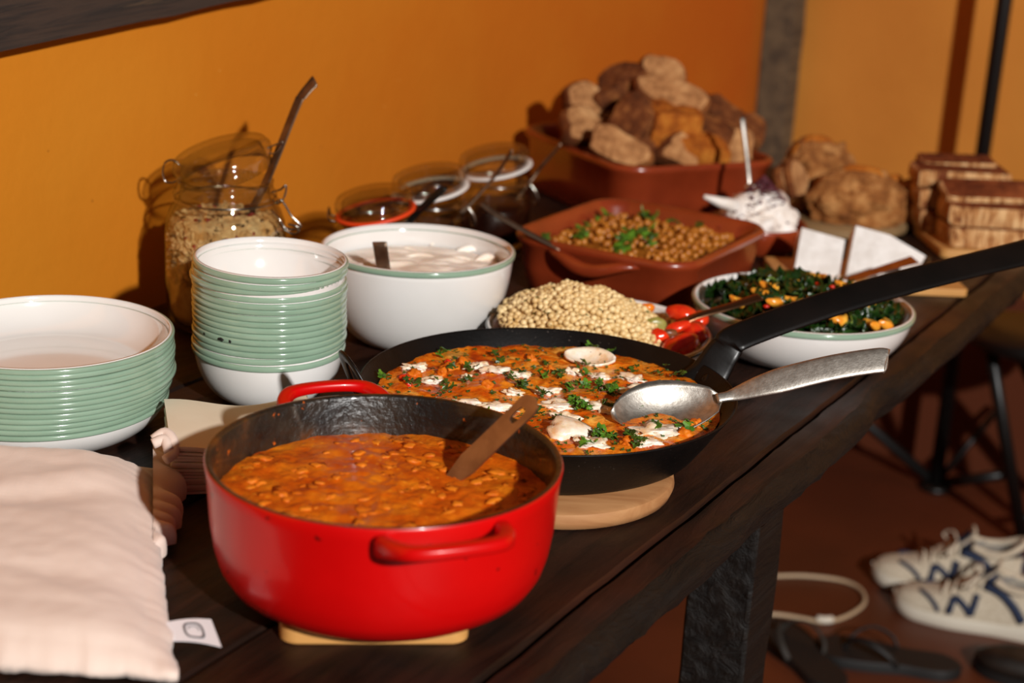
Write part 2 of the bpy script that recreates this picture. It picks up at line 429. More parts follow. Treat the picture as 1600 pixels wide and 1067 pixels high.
# ================================================================== the room
FS, WT = 3.60, -1.38             # far wall (along), near wall (across)
def struct(name, geo, mat, loc, rz=0.0, **k):
    o = obj(name, geo, mat, None, loc, (0, 0, rz), **k); o['kind'] = 'structure'; return o
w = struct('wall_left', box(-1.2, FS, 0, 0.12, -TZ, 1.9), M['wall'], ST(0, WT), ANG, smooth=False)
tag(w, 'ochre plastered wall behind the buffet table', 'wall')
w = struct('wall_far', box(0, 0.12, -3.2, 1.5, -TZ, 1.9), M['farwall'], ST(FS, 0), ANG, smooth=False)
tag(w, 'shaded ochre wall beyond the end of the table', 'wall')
w = struct('floor', box(-3.5, 5.5, -4.5, 6.5, -0.06, 0), M['floor'], (0, 0, 0), 0, smooth=False)
tag(w, 'reddish brown floor under the table', 'floor')
def rough_bar(L, wy, wz, seed, amp=0.003, n=40):
    loops = []
    for i in range(n + 1):
        x = L * i / n; l = []
        for (y, z) in ((0, 0), (wy * 0.5, 0), (wy, 0), (wy, wz * 0.5), (wy, wz), (wy * 0.5, wz), (0, wz), (0, wz * 0.5)):
            l.append(Vector((x, y + amp * noise.noise(Vector((x * 14, y * 40, seed))), z + amp * noise.noise(Vector((x * 17 + 9, z * 40, seed + 5))))))
        loops.append(l)
    return loft(loops)
# horizontal timber on the wall, rising a little to the right
o = obj('wall_beam', rough_bar(2.2, 0.035, 0.16, 3), M['oldwood'], None, ST(0.35, WT + 0.036, 0.274), (0, 0, 0), sharp=40)
o.rotation_euler = Euler((0, 0, ANG)); o.rotation_euler.rotate_axis('Y', math.radians(-4.2))
tag(o, 'dark weathered timber beam fixed high on the ochre wall', 'beam')
o = obj('corner_post', rough_bar(2.6, 0.075, 0.06, 8), M['postwood'], None, ST(FS - 0.005, WT + 0.002, -TZ), sharp=40)
o.rotation_euler = (Matrix.Rotation(ANG, 4, 'Z') @ Matrix.Rotation(-PI / 2, 4, 'Y')).to_euler()
o.location = ST(FS - 0.001, WT + 0.078, -TZ)
tag(o, 'grey wooden corner post between the two ochre walls', 'post')

# ================================================================== the table
tab = empty('buffet_table', ST(1.5, -0.9, -TZ), 'dark rustic wooden buffet table with rough live edge', 'table', rot=(0, 0, ANG))
S0, S1 = 0.25, 2.88
def tl(s, t, z): return Vector((s - 1.5, -(t + 0.9), z + TZ))
seams = [-0.523, -0.70, -0.905, -1.115, -1.345]
def jag(s, k, a=0.0025): return a * noise.noise(Vector((s * 9, k * 3.3, 1))) + a * 0.6 * noise.noise(Vector((s * 31, k * 1.3, 7)))
def plank(ta, tb, za, k):
    loops = []; n = 70
    for i in range(n + 1):
        s = S0 + (S1 - S0) * i / n
        a, b = ta - 0.0014 + jag(s, k), tb + 0.0014 + jag(s, k + 1)
        z = za + 0.0006 * noise.noise(Vector((s * 6, k, 2)))
        loops.append([tl(s, a, z - 0.004), tl(s, a - 0.003, z), tl(s, (a + b) / 2, z - 0.0005), tl(s, b + 0.003, z), tl(s, b, z - 0.004), tl(s, b, -0.055), tl(s, a, -0.055)])
    return loft(loops)
for k in range(4):
    obj('plank', plank(seams[k], seams[k + 1], -0.0006 * (k % 2), k), M['table'], tab, sharp=50)
loops = []; n = 150; mi = []
for i in range(n + 1):
    s = S0 + (S1 - S0) * i / n
    e = lambda q, a=0.006, f=7: a * noise.noise(Vector((s * f, q, 4))) + a * 0.7 * noise.noise(Vector((s * 34, q * 2, 9)))
    bite = -0.012 * math.exp(-((s - 1.74) / 0.05) ** 2)
    tin = -0.523 - 0.0014 + jag(s, 0); tin = -0.5195 + jag(s, 0)
    loops.append([tl(s, tin, -0.055), tl(s, tin, -0.005), tl(s, tin + 0.003, 0), tl(s, -0.490 + e(1) + bite, -0.0008), tl(s, -0.479 + e(2) + bite, -0.008),
                  tl(s, -0.474 + e(3) + bite, -0.020), tl(s, -0.481 + e(4) + bite, -0.034), tl(s, -0.492 + e(5) + bite, -0.047), tl(s, -0.505 + e(6) + bite, -0.062), tl(s, -0.53, -0.060)])
g = loft(loops)
mi = [0 if (k % 10) in (0, 1, 2, 9) else 1 for k in range(n * 10)] + [1, 1]
obj('edge_plank', (g[0], g[1], mi), [M['table'], M['edge']], tab, sharp=60)['label'] = 'front plank with rough bark edge'
def leg_geo(s, t):
    c = tl(s, t, 0); h = 0.038; lp = []
    for i in range(14):
        z = (TZ - 0.058) * i / 13
        lp.append([Vector((c.x + dx * h + 0.003 * noise.noise(Vector((z * 9, dx, dy + s))), c.y + dy * h + 0.003 * noise.noise(Vector((z * 9, dx + 4, dy + s))), z)) for dx, dy in ((-1, -1), (1, -1), (1, 1), (-1, 1))])
    return loft(lp)
for (s, t) in ((1.525, -0.567), (0.4, -0.567), (2.62, -1.12), (0.4, -1.28)):
    bevel(obj('leg', leg_geo(s, t), M['edge'], tab, sharp=40), 0.004)
for s in (0.4, 1.525, 2.62):
    c0, c1 = tl(s, -0.61 if s < 2 else -0.95, 0), tl(s, -1.24, 0)
    obj('cross_rail', box(c0.x - 0.02, c0.x + 0.02, c0.y, c1.y, TZ - 0.13, TZ - 0.056), M['table'], tab, smooth=False)

# ================================================================== enamel bowls
def copy_tree(o, parent=None):
    c = o.copy(); COL.objects.link(c); c.parent = parent
    for ch in list(o.children): copy_tree(ch, c)
    return c
ORD = ['top', 'second', 'third', 'fourth', 'fifth', 'sixth', 'seventh', 'eighth', 'ninth', 'tenth', 'eleventh', 'twelfth', 'thirteenth', 'fourteenth', 'lowest']
def bowl_prof(R, Hb, foot, th=0.0018, flat=0.0):
    """outer then inner outline of a thin round bowl; rim at (R,Hb)"""
    out, inn = [], []
    n = 14
    for k in range(n + 1):
        q = k / n
        r = foot + (R - foot) * (math.sin(q * PI / 2) ** (0.9 + flat)); z = Hb * (1 - math.cos(q * PI / 2)) ** (0.95 - flat * 0.3)
        out.append((r, z)); inn.append((max(r - th, 0), z + th * (1 - q * 0.7)))
    return [(0, 0.0)] + out + inn[::-1] + [(0, th)]
def enamel_bowl(name, R, Hb, foot, rimr, rimz, rimmat, flat=0.0, n=72):
    root = empty(name, (0, 0, 0))
    obj('bowl_body', lathe(bowl_prof(R - rimr * 0.55, Hb, foot, th=0.0022, flat=flat), n), M['white'], root)
    pr = []
    for k in range(13):                                  # rolled rim: a band on the outside of the lip
        q = -1.75 + 3.15 * k / 12; c, d = math.cos(q), math.sin(q)
        pr.append((R - rimr + rimr * math.copysign(abs(c) ** 0.6, c), Hb - rimz + rimz * math.copysign(abs(d) ** 0.6, d)))
    pr += [(R - rimr * 0.6, Hb - 0.0006), (R - rimr * 1.1, Hb - 2 * rimz)]
    obj('rim', lathe(pr, n, True), rimmat, root)
    return root
# tall stack of small bowls
cx, cy = -0.2585, 1.622
proto = enamel_bowl('small_bowl', 0.0814, 0.062, 0.036, 0.0042, 0.0034, M['green'])
NB = 15; step = (0.155 - 0.062) / 14.0
for i in range(NB):                     # i = 0 is the top
    b = proto if i == 0 else copy_tree(proto)
    k = NB - 1 - i
    gap = 0.0022 if i < 3 else 0.0
    b.location = V(cx + random.uniform(-.0008, .0008), cy + random.uniform(-.0008, .0008), k * (step - 0.00012) + gap)
    b.rotation_euler = (math.radians(random.uniform(-0.25, 0.25)) + (math.radians(-0.7) if i < 3 else 0), math.radians(random.uniform(-0.25, 0.25)) + (math.radians(-1.1) if i < 3 else 0) + (math.radians(0.9) if i >= 13 else 0), random.uniform(0, 6))
    word = ORD[i]
    tag(b, ('top white bowl with green rim on the tall stack of small bowls' if i == 0 else
            'lowest small bowl, white underside showing, carrying the tall stack' if i == NB - 1 else
            f'{word} small bowl from the top of the tall green-rimmed stack'), 'bowl', 'stack of small green-rimmed bowls')
    if i == 10:
        chipb = b
def chip(bowl, az, hw, hz, R=0.0814, zc=0.062 - 0.0034):
    a0 = az - bowl.rotation_euler.z; g = blob(1, 1, 1, 0.5, 2.0, int(az * 50), 2)
    vs = [Vector((R - 0.0006 + v.x * 0.0009, v.y * hw, zc - 0.0003 + v.z * hz)) for v in g[0]]
    o = obj('enamel_chip', (vs, g[1]), M['chip'], bowl); o.rotation_euler = (0, 0, a0); o['label'] = 'dark chipped enamel spot'
bz = -PI / 2 + math.radians(-8.6)
chip(chipb, bz - 0.67, 0.0025, 0.0017); chip(chipb, bz - 0.36, 0.0058, 0.0022); chip(chipb, bz - 0.22, 0.0022, 0.0021)
# stack of wide shallow bowls at the left
cx, cy = -0.458, 1.500
proto = enamel_bowl('wide_bowl', 0.1228, 0.036, 0.085, 0.005, 0.0029, M['green'], flat=0.25, n=96)
NB = 13; step = (0.103 - 0.036) / 12.0
for i in range(NB):
    b = proto if i == 0 else copy_tree(proto)
    k = NB - 1 - i
    b.location = V(cx + random.uniform(-.0012, .0008) - (0.0015 * max(0, i - 7)), cy + random.uniform(-.0008, .0008), k * (step - 0.0001))
    b.rotation_euler = (math.radians(random.uniform(-0.15, 0.15)), math.radians(random.uniform(-0.2, 0.2)), random.uniform(0, 6))
    tag(b, ('top wide shallow white bowl with green rim at the left edge' if i == 0 else
            'lowest wide shallow bowl in the stack behind the linen cloth' if i == NB - 1 else
            f'{ORD[i]} wide shallow bowl from the top of the left stack'), 'bowl', 'stack of wide shallow green-rimmed bowls')

# ================================================================== big bowl of yogurt
YC = V(-0.118, 1.849, 0)
b = enamel_bowl('mixing_bowl', 0.1167, 0.115, 0.052, 0.0048, 0.0036, M['green'], n=96)
b.location = YC; tag(b, 'large white mixing bowl with green rim holding yogurt', 'bowl')
def yog(x, y):
    r = math.hypot(x, y) / 0.105
    a = fbm(x * 0.6 + 0.2 * y, y * 2.2, 1.3, 26, 3) * 0.0055 + 0.004 * abs(noise.noise(Vector((x * 20 + 3, y * 55, 2))))
    return a * (1 - r ** 6) + 0.004 * (1 - r * r)
g = disc(0.1052, 0.089, 40, 120, yog)
o = obj('yogurt', g, M['yogurt'], None, YC); tag(o, 'thick swirled pale yogurt filling the large mixing bowl', 'yogurt')
def swirl(px, py, L, w, ang, sd):
    p = on(px, py, 0.094) - YC; pts = []
    for k in range(7):
        q = k / 6 - 0.5; pts.append(Vector((p.x + math.cos(ang) * L * q, p.y + math.sin(ang) * L * q + 0.006 * math.cos(q * 5), p.z - TZ * 0 + 0.002 * math.cos(q * PI) - 0.0045)))
    return tube(cr(pts, 3), [max(0.0006, w * math.sin(PI * k / 18) ** 0.7) for k in range(19)], 10)
g = join([swirl(*a) for a in ((690, 376, 0.03, .005, .35, 1), (730, 388, .04, .0055, .5, 2), (660, 399, .055, .005, -.15, 3), (715, 404, .05, .0055, .3, 4), (760, 400, .03, .005, .4, 5), (640, 388, .035, .004, -.3, 6), (690, 413, .05, .004, .1, 7))])
s = obj('swirl', g, M['yogurt'], o)
# upright strap-handled spoon in the yogurt
def spoon_obj(name, pts, w, th, nrm, mat, label, bowl=None, crown=0.0, cat='spoon', grp=None):
    p0 = Vector(pts[0]); root = empty(name, p0, label, cat, grp)
    path = cr([Vector(p) - p0 for p in pts], 5)
    m = len(path)
    ws = [w[0] + (w[1] - w[0]) * k / (m - 1) for k in range(m)] if isinstance(w, tuple) else [w] * m
    if name != 'serving_spoon': ws[-1] *= 0.62; ws[-2] *= 0.93
    obj('handle', strip(path, ws, th, nrm, crown), mat, root)
    if bowl:
        L, W, D = bowl; d = (path[0] - path[3]).normalized(); nn = Vector(nrm).normalized(); sd = d.cross(nn).normalized(); nn = sd.cross(d)
        obj('spoon_bowl', spoon_bowl(L, W, D, path[0] - d * 0.006, d, sd, nn), mat, root)
    return root
def spoon_bowl(L, W, D, o0, d, sd, nn, th=0.0016):
    """concave oval: starts at o0, runs along d"""
    nu, nv = 16, 12; top, bot = [], []
    for i in range(nu + 1):
        q = i / nu; half = W * 0.5 * (math.sin(PI * min(1, q * 0.93 + 0.07)) ** 0.62) * (0.72 + 0.36 * q) if 0 < i < nu else W * 0.06
        for k in range(nv + 1):
            v = k / nv * 2 - 1
            dp = -D * (1 - v * v) * math.sin(PI * min(1, q * 0.96 + 0.03)) ** 0.8
            p = o0 + d * (L * q) + sd * (half * v) + nn * dp
            top.append(p); bot.append(p - nn * th)
    vs = top + bot; fs = []; n1 = len(top)
    for i in range(nu):
        for k in range(nv):
            a = i * (nv + 1) + k; fs.append((a, a + 1, a + nv + 2, a + nv + 1)); fs.append((n1 + a, n1 + a + nv + 1, n1 + a + nv + 2, n1 + a + 1))
    brd = [k for k in range(nv + 1)] + [i * (nv + 1) + nv for i in range(1, nu + 1)] + [nu * (nv + 1) + k for k in range(nv - 1, -1, -1)] + [i * (nv + 1) for i in range(nu - 1, 0, -1)]
    for j in range(len(brd)):
        a, b_ = brd[j], brd[(j + 1) % len(brd)]; fs.append((a, b_, n1 + b_, n1 + a))
    return vs, fs
spoon_obj('serving_spoon', [V(-0.150, 1.805, 0.082), dep(600, 424, 1.803), dep(593, 378, 1.797)], (0.0165, 0.0175), 0.0022, (-0.2, -1, 0.15), M['darksteel'], 'short dark steel spoon handle standing in the yogurt')

# ================================================================== red casserole of soup
PC = V(-0.0955, 1.178, 0)
PR_, PH = 0.1417, 0.120
pot = empty('casserole_pot', PC, 'round red enamelled cast iron casserole with two loop handles', 'pot')
zb = 0.0135
outer = [(0, zb), (0.100, zb), (0.114, zb + 0.002), (0.124, zb + 0.009), (0.1305, zb + 0.02), (0.1345, zb + 0.034), (0.1375, zb + 0.055), (0.1400, PH - 0.012), (PR_, PH - 0.002), (PR_ - 0.001, PH - 0.0002)]
inner = [(PR_ - 0.0012, PH), (PR_ - 0.0048, PH - 0.0002), (PR_ - 0.006, PH - 0.003), (0.1325, 0.075), (0.128, 0.04), (0.118, 0.024), (0.10, 0.0195), (0, 0.0195)]
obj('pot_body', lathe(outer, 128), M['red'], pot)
obj('pot_lining', lathe([(PR_ - 0.001, PH - 0.0002)] + inner, 128), M['potin'], pot)
def lug(az, spread=0.046, out=0.034):
    d = Vector((math.cos(az), math.sin(az), 0)); t = Vector((-d.y, d.x, 0)); z = PH - 0.0075
    base = lambda q: math.sqrt(PR_ ** 2 - q * q) + 0.0035
    pts = [t * -spread + d * base(spread) + Vector((0, 0, z - 0.004)), t * -(spread - .004) + d * (base(spread) + 0.018) + Vector((0, 0, z)),
           t * -(spread * .66) + d * (PR_ + out - 0.006) + Vector((0, 0, z + 0.003)), d * (PR_ + out - 0.002) + Vector((0, 0, z + 0.004)),
           t * (spread * .66) + d * (PR_ + out - 0.006) + Vector((0, 0, z + 0.003)), t * (spread - .004) + d * (base(spread) + 0.018) + Vector((0, 0, z)), t * spread + d * base(spread) + Vector((0, 0, z - 0.004))]
    path = cr(pts, 6); m = len(path)
    hs = [0.0095 + 0.007 * abs(2 * k / (m - 1) - 1) ** 2 for k in range(m)]
    return strip(path, 0.0125, hs, (0, 0, 1), n=14)
laz = math.atan2(-0.92, 0.39)
obj('loop_handle', lug(laz), M['red'], pot); obj('loop_handle', lug(laz + PI), M['red'], pot)
def soupf(x, y): return 0.0022 * fbm(x, y, 4.4, 45, 3) + 0.0012 * fbm(x, y, 8.1, 140, 2)
SZ = 0.086
o = obj('lentil_soup', disc(0.1333, SZ, 46, 140, soupf), M['soup'], None, PC); tag(o, 'thick orange lentil soup in the red casserole', 'soup')
rs = random.Random(3); gs = []
for k in range(170):
    a, rr = rs.uniform(0, 6.28), 0.128 * math.sqrt(rs.random()); x, y = rr * math.cos(a), rr * math.sin(a)
    q = rs.uniform(0.0022, 0.0058); g = blob(q * rs.uniform(1, 1.8), q, q * 0.26, 0.8, 1.6, k, 2)
    gs.append(xf(g, Matrix.Translation((x, y, SZ + soupf(x, y) - 0.0002)) @ Matrix.Rotation(rs.uniform(0, 6), 4, 'Z')))
obj('soup_lumps', join(gs), M['lump'], o, kind='stuff')
# ladle handle leaning on the rim
LP = [V(-0.075, 1.225, 0.055), V(-0.047, 1.220, 0.081), on(770, 688, 0.121), on(836, 622, 0.160)]
lad = empty('ladle', LP[0], 'steel ladle with slotted handle end leaning in the lentil soup', 'ladle')
pth = [p - LP[0] for p in LP]
lad_n = Vector((-0.55, -0.72, 0.42))
path = cr(pth, 8); m = len(path); dirv = (pth[-1] - pth[1]).normalized(); sdv = dirv.cross(lad_n).normalized(); nv = sdv.cross(dirv)
# handle as a bar with a slot near the end: outline prism
L0 = (pth[-1] - pth[1]).length
def ladle_handle():
    hw = lambda q: 0.0052 + 0.0052 * min(1, q / 0.25) if q < 0.25 else 0.0104 - 0.0008 * math.sin(q * 3)
    n = 26; outl = []
    for k in range(n + 1):
        q = k / n; e = hw(q)
        if q > 0.9: e *= math.sqrt(max(0, 1 - ((q - 0.9) / 0.1) ** 2)) if q < 1 else 0.12
        outl.append((q * L0, e))
    loop = [(x, y) for x, y in outl] + [(x, -y) for x, y in outl[::-1]]
    hole = []
    hc, hl, hw2 = L0 * 0.80, 0.0085, 0.0036
    bm = bmesh.new()
    def ring(pts): return [bm.verts.new((x, y, 0)) for x, y in pts]
    a = ring(loop); ea = [bm.edges.new((a[i], a[(i + 1) % len(a)])) for i in range(len(a))]
    hp = [(hc + hl * math.cos(2 * PI * k / 18), hw2 * math.copysign(abs(math.sin(2 * PI * k / 18)) ** 0.6, math.sin(2 * PI * k / 18))) for k in range(18)]
    b = ring(hp); eb = [bm.edges.new((b[i], b[(i + 1) % 18])) for i in range(18)]
    bmesh.ops.triangle_fill(bm, use_beauty=True, edges=ea + eb)
    r = bmesh.ops.extrude_face_region(bm, geom=list(bm.faces))
    for v in [q for q in r['geom'] if isinstance(q, bmesh.types.BMVert)]: v.co.z -= 0.0022
    bm.verts.index_update(); vs = [v.co.copy() for v in bm.verts]; fs = [tuple(v.index for v in f.verts) for f in bm.faces]; bm.free()
    out = []
    for v in vs:
        c = 0.012 * math.sin(PI * v.x / L0)
        out.append(pth[1] + dirv * v.x + sdv * v.y + nv * (v.z - 0.0 * c))
    return out, fs
obj('handle', ladle_handle(), M['ladle'], lad, sharp=30)
obj('ladle_bowl', spoon_bowl(0.06, 0.056, 0.022, pth[1], (pth[0] - pth[1]).normalized(), sdv, nv), M['darksteel'], lad)
# board under the pot
c0 = (on(435, 1008, 0) + on(733, 1008, 0)) / 2; dx = (on(733, 1008) - on(435, 1008)); wd = dx.length; az = math.atan2(dx.y, dx.x)
bl = rrect(wd / 2, 0.085, 0.014, 0); g = loft([[v * 0.985 for v in bl], [Vector((v.x, v.y, 0.0015)) for v in bl], [Vector((v.x, v.y, 0.0115)) for v in bl], [Vector((v.x * .985, v.y * .985, 0.013)) for v in bl]])
back = Vector((-math.sin(az), math.cos(az), 0))
o = obj('pot_board', g, M['board'], None, c0 + back * 0.085, (0, 0, az), sharp=40); tag(o, 'small pale wooden board under the red casserole', 'board')

# ================================================================== frying pan of stew
FC = V(0.038, 1.493, 0); FR, FH = 0.1866, 0.075
TRV = V(0.044, 1.428, 0)
tv = [(0, 0), (0.112, 0), (0.1165, 0.002), (0.119, 0.009), (0.1175, 0.0165), (0.113, 0.0185), (0, 0.0185)]
o = obj('round_trivet', lathe(tv, 72), M['trivet'], None, TRV, sharp=50); tag(o, 'round wooden trivet board under the black pan', 'trivet')
pan = empty('frying_pan', FC, 'large black iron pan with long handle full of tomato stew', 'pan')
zb = 0.019
po = [(0, zb), (0.142, zb), (0.1485, zb + 0.0025), (0.153, zb + 0.007), (0.163, zb + 0.021), (0.174, zb + 0.038), (FR - 0.0005, FH - 0.001), (FR, FH)]
pi_ = [(FR - 0.002, FH + 0.0004), (FR - 0.0035, FH - 0.001), (0.1705, zb + 0.0390), (0.1595, zb + 0.023), (0.1495, zb + 0.009), (0.142, zb + 0.0045), (0, zb + 0.0035)]
obj('pan_body', lathe(po + pi_, 128), M['iron'], pan)
hd = Vector((0.893, 0.450, 0)).normalized(); ht = Vector((-hd.y, hd.x, 0))
hp = [hd * (FR - 0.018) + Vector((0, 0, 0.050)), hd * (FR + 0.002) + Vector((0, 0, 0.066)), hd * (FR + 0.020) + Vector((0, 0, 0.092)), hd * (FR + 0.045) + Vector((0, 0, 0.107)),
      hd * (FR + 0.20) + Vector((0, 0, 0.140)), hd * (FR + 0.405) + Vector((0, 0, 0.168)), hd * (FR + 0.45) + Vector((0, 0, 0.172))]
path = cr(hp, 6); m = len(path)
ws = []
for k in range(m):
    q = k / (m - 1); ws.append(0.046 - 0.014 * min(1, q / 0.4) + (0.006 * max(0, (q - 0.78) / 0.22)))
obj('long_handle', strip(path, ws, 0.0055, (0.15, -0.62, 0.78), n=12), M['ironhandle'], pan)
obj('hanging_ring', lathe(ringprof(0.010, 0, 0.0035, 0.003), 24, True), M['ironhandle'], pan, hd * (FR + 0.457) + Vector((0, 0, 0.1725)))
for k in (-1, 1):
    obj('rivet', blob(0.0075, 0.0055, 0.003, 0.0, 1, 1, 2), M['ironhandle'], pan, hd * (FR - 0.0085) + ht * (k * 0.010) + Vector((0, 0, 0.0655)), (0, math.radians(-55), math.atan2(hd.y, hd.x)))
ld_ = -hd
lp = []
for k in range(13):
    q = -1 + 2 * k / 12; a = 1 - abs(q) ** 2.6
    lp.append(ld_ * (FR - 0.004 + 0.030 * a) + ht * (0.034 * q) + Vector((0, 0, 0.062 + 0.062 * a)))
obj('loop_handle', strip(cr(lp, 3), 0.015, 0.004, ld_ + Vector((0, 0, -0.6)), n=10), M['ironhandle'], pan)
# stew
def stewf(x, y): return 0.0035 * fbm(x, y, 1.7, 28, 4) + 0.0012 * fbm(x, y, 5.5, 130, 2)
WZ = 0.060
stew = obj('tomato_stew', disc(0.1705, WZ, 64, 180, stewf), M['stew'], None, FC); tag(stew, 'red tomato stew with egg whites and parsley in the black pan', 'stew')
def onstew(px, py):
    p = on(px, py, WZ + 0.002) - FC; return p.x, p.y
def put_blob(name, x, y, sx, sy, sz, rot, mat, seed, dz=0.0, amp=0.35, sub=3):
    rr = math.hypot(x, y)
    if rr > 0.152: x, y = x * 0.152 / rr, y * 0.152 / rr
    g = blob(sx, sy, sz, amp, 1.6, seed, sub)
    return obj(name, g, mat, stew, (x, y, WZ + stewf(x, y) + dz), (0, 0, rot))
eggs = [(774, 582, 16, 6), (813, 586, 13, 5), (747, 574, 14, 4), (892, 582, 11, 6), (935, 586, 14, 4), (1012, 604, 18, 6), (852, 607, 15, 6), (802, 611, 13, 4),
        (736, 627, 22, 6), (776, 634, 20, 8), (872, 632, 20, 9), (905, 626, 14, 6), (940, 631, 26, 7), (984, 610, 17, 5), (920, 690, 20, 8),
        (1022, 672, 27, 8), (636, 571, 17, 6), (676, 591, 14, 4), (991, 589, 16, 5), (960, 640, 16, 6), (728, 590, 7, 4), (880, 650, 16, 8), (1010, 690, 16, 6), (690, 640, 14, 5)]
for i, (px, py, a, b_) in enumerate(eggs):
    x, y = onstew(px, py); e = a * 0.00061
    put_blob('egg_white', x, y, e * 1.3, e * random.Random(i + 5).uniform(0.6, 0.95), 0.0040, random.Random(i).uniform(-0.5, 0.5), M['egg'], i + 2, 0.0008, 0.85, 4)
# folded white and the cupped piece at the back
x, y = onstew(895, 676)
f1 = blob(0.021, 0.017, 0.009, 0.5, 1.2, 31, 3); obj('egg_white', f1, M['egg'], stew, (x - .006, y, WZ + .004), (0.25, 0.1, 0.3))
x, y = onstew(921, 563); cup = empty('cup', (0, 0, 0)); bpy.data.objects.remove(cup)
nn = Vector((0, -0.35, 1)).normalized(); d = Vector((0.985, -0.17, 0)).normalized(); sd = d.cross(nn).normalized()
g = spoon_bowl(0.055, 0.034, 0.007, Vector((x - 0.027, y + 0.004, WZ + 0.008)), d, sd, sd.cross(d), 0.0035)
obj('egg_white', g, M['egg'], stew)
for i, (px, py, a) in enumerate(((632, 592, 11), (640, 600, 7), (655, 575, 6), (700, 566, 6), (1090, 640, 8))):
    x, y = onstew(px, py); put_blob('tomato_piece', x, y, a * .0006, a * .0005, .004, i, M['tomato'], i + 60, .001)
for i, (px, py, a) in enumerate(((705, 572, 16), (722, 566, 12), (690, 580, 10), (648, 582, 12), (1110, 650, 12), (1128, 668, 12), (1080, 680, 12), (860, 575, 12), (1050, 600, 12), (760, 600, 10), (980, 690, 12), (840, 680, 10), (830, 560, 8), (1090, 620, 10))):
    x, y = onstew(px, py); put_blob('yolk_lump', x, y, a * .0006, a * .0005, .0055, i, M['lump'], i + 80, .0, .7)
def leaf_geo(sd, s=0.006, lobes=5):
    rs = random.Random(sd); vs = [Vector((0, 0, 0))]; n = 22
    for k in range(n):
        a = -2.5 + 5.0 * k / (n - 1); r = s * (0.55 + 0.45 * abs(math.sin(a * lobes / 2.0 + 0.6))) * rs.uniform(0.8, 1.1) * (1.25 - 0.18 * abs(a))
        vs.append(Vector((r * math.cos(a), r * math.sin(a) * 0.85, 0.22 * r * math.cos(2 * a + sd) + rs.uniform(-.0004, .0004))))
    fs = [(0, k + 1, k + 2) for k in range(n - 1)]
    m = len(vs); vs2 = [v + Vector((0, 0, -0.0004)) for v in vs]
    fs2 = [(a + m, c + m, b + m) for a, b, c in fs]; rim = [0] + list(range(1, n + 1))
    side = [(rim[i], rim[(i + 1) % len(rim)], rim[(i + 1) % len(rim)] + m, rim[i] + m) for i in range(len(rim))]
    return vs + vs2, fs + fs2 + side
LM = [mesh('parsley_leaf', *leaf_geo(k), M['parsley'], False) for k in range(4)] 
LD = [mesh('parsley_leaf_dark', *leaf_geo(k + 9, 0.005), M['parsleydark'], False) for k in range(3)]
rs = random.Random(11)
def leaf(parent, x, y, z, s, dark, tilt=0.7, name='parsley_leaf'):
    o = bpy.data.objects.new(name, rs.choice(LD if dark else LM)); link(o, parent)
    o.location = (x, y, z); o.rotation_euler = (rs.uniform(-tilt, tilt), rs.uniform(-tilt, tilt), rs.uniform(0, 6.3)); o.scale = (s, s, s); return o
cl = [(598, 595, 3, 1), (640, 603, 5, 0), (691, 555, 2, 1), (740, 582, 3, 0), (702, 578, 1, 0), (785, 569, 2, 0), (819, 588, 2, 0), (873, 587, 5, 0), (909, 587, 2, 1), (815, 603, 4, 0), (853, 616, 3, 0),
      (886, 606, 4, 1), (911, 604, 4, 1), (935, 603, 5, 1), (961, 608, 6, 1), (950, 612, 4, 0), (900, 630, 6, 1), (912, 637, 4, 1), (948, 632, 3, 1), (972, 632, 4, 1), (838, 646, 2, 0), (871, 658, 5, 0),
      (935, 681, 7, 1), (954, 685, 6, 1), (976, 681, 4, 0), (920, 696, 4, 1), (995, 696, 3, 0), (1070, 668, 3, 1), (1025, 670, 2, 1), (924, 549, 2, 1), (955, 551, 2, 1), (991, 578, 2, 0), (580, 606, 3, 1), (760, 655, 2, 1), (700, 612, 2, 0), (730, 600, 2, 0),
      (905, 575, 2, 0), (1060, 590, 2, 0), (1030, 580, 2, 0), (770, 556, 2, 0), (690, 595, 2, 0), (845, 590, 2, 1), (1000, 645, 2, 1), (855, 566, 1, 0), (800, 595, 2, 0), (895, 664, 3, 0), (1085, 608, 1, 0)]
for (px, py, k, br) in cl:
    for q in range(int(k * 1.5 + .5)):
        x, y = onstew(px + rs.uniform(-9, 9), py + rs.uniform(-4, 4))
        leaf(stew, x, y, WZ + stewf(x, y) + rs.uniform(0.0035, 0.008), rs.uniform(0.7, 1.35), not br or rs.random() < 0.3)
gs = []
for k in range(560):
    a, rr = rs.uniform(0, 6.28), 0.165 * math.sqrt(rs.random()); x, y = rr * math.cos(a), rr * math.sin(a)
    g = leaf_geo(k % 7, rs.uniform(0.0014, 0.0032)); gs.append(xf(g, Matrix.Translation((x, y, WZ + stewf(x, y) + 0.0018)) @ Euler((rs.uniform(-.3, .3), rs.uniform(-.3, .3), rs.uniform(0, 6))).to_matrix().to_4x4()))
obj('herb_flecks', join(gs), M['parsleydark'], stew, smooth=False, kind='stuff')
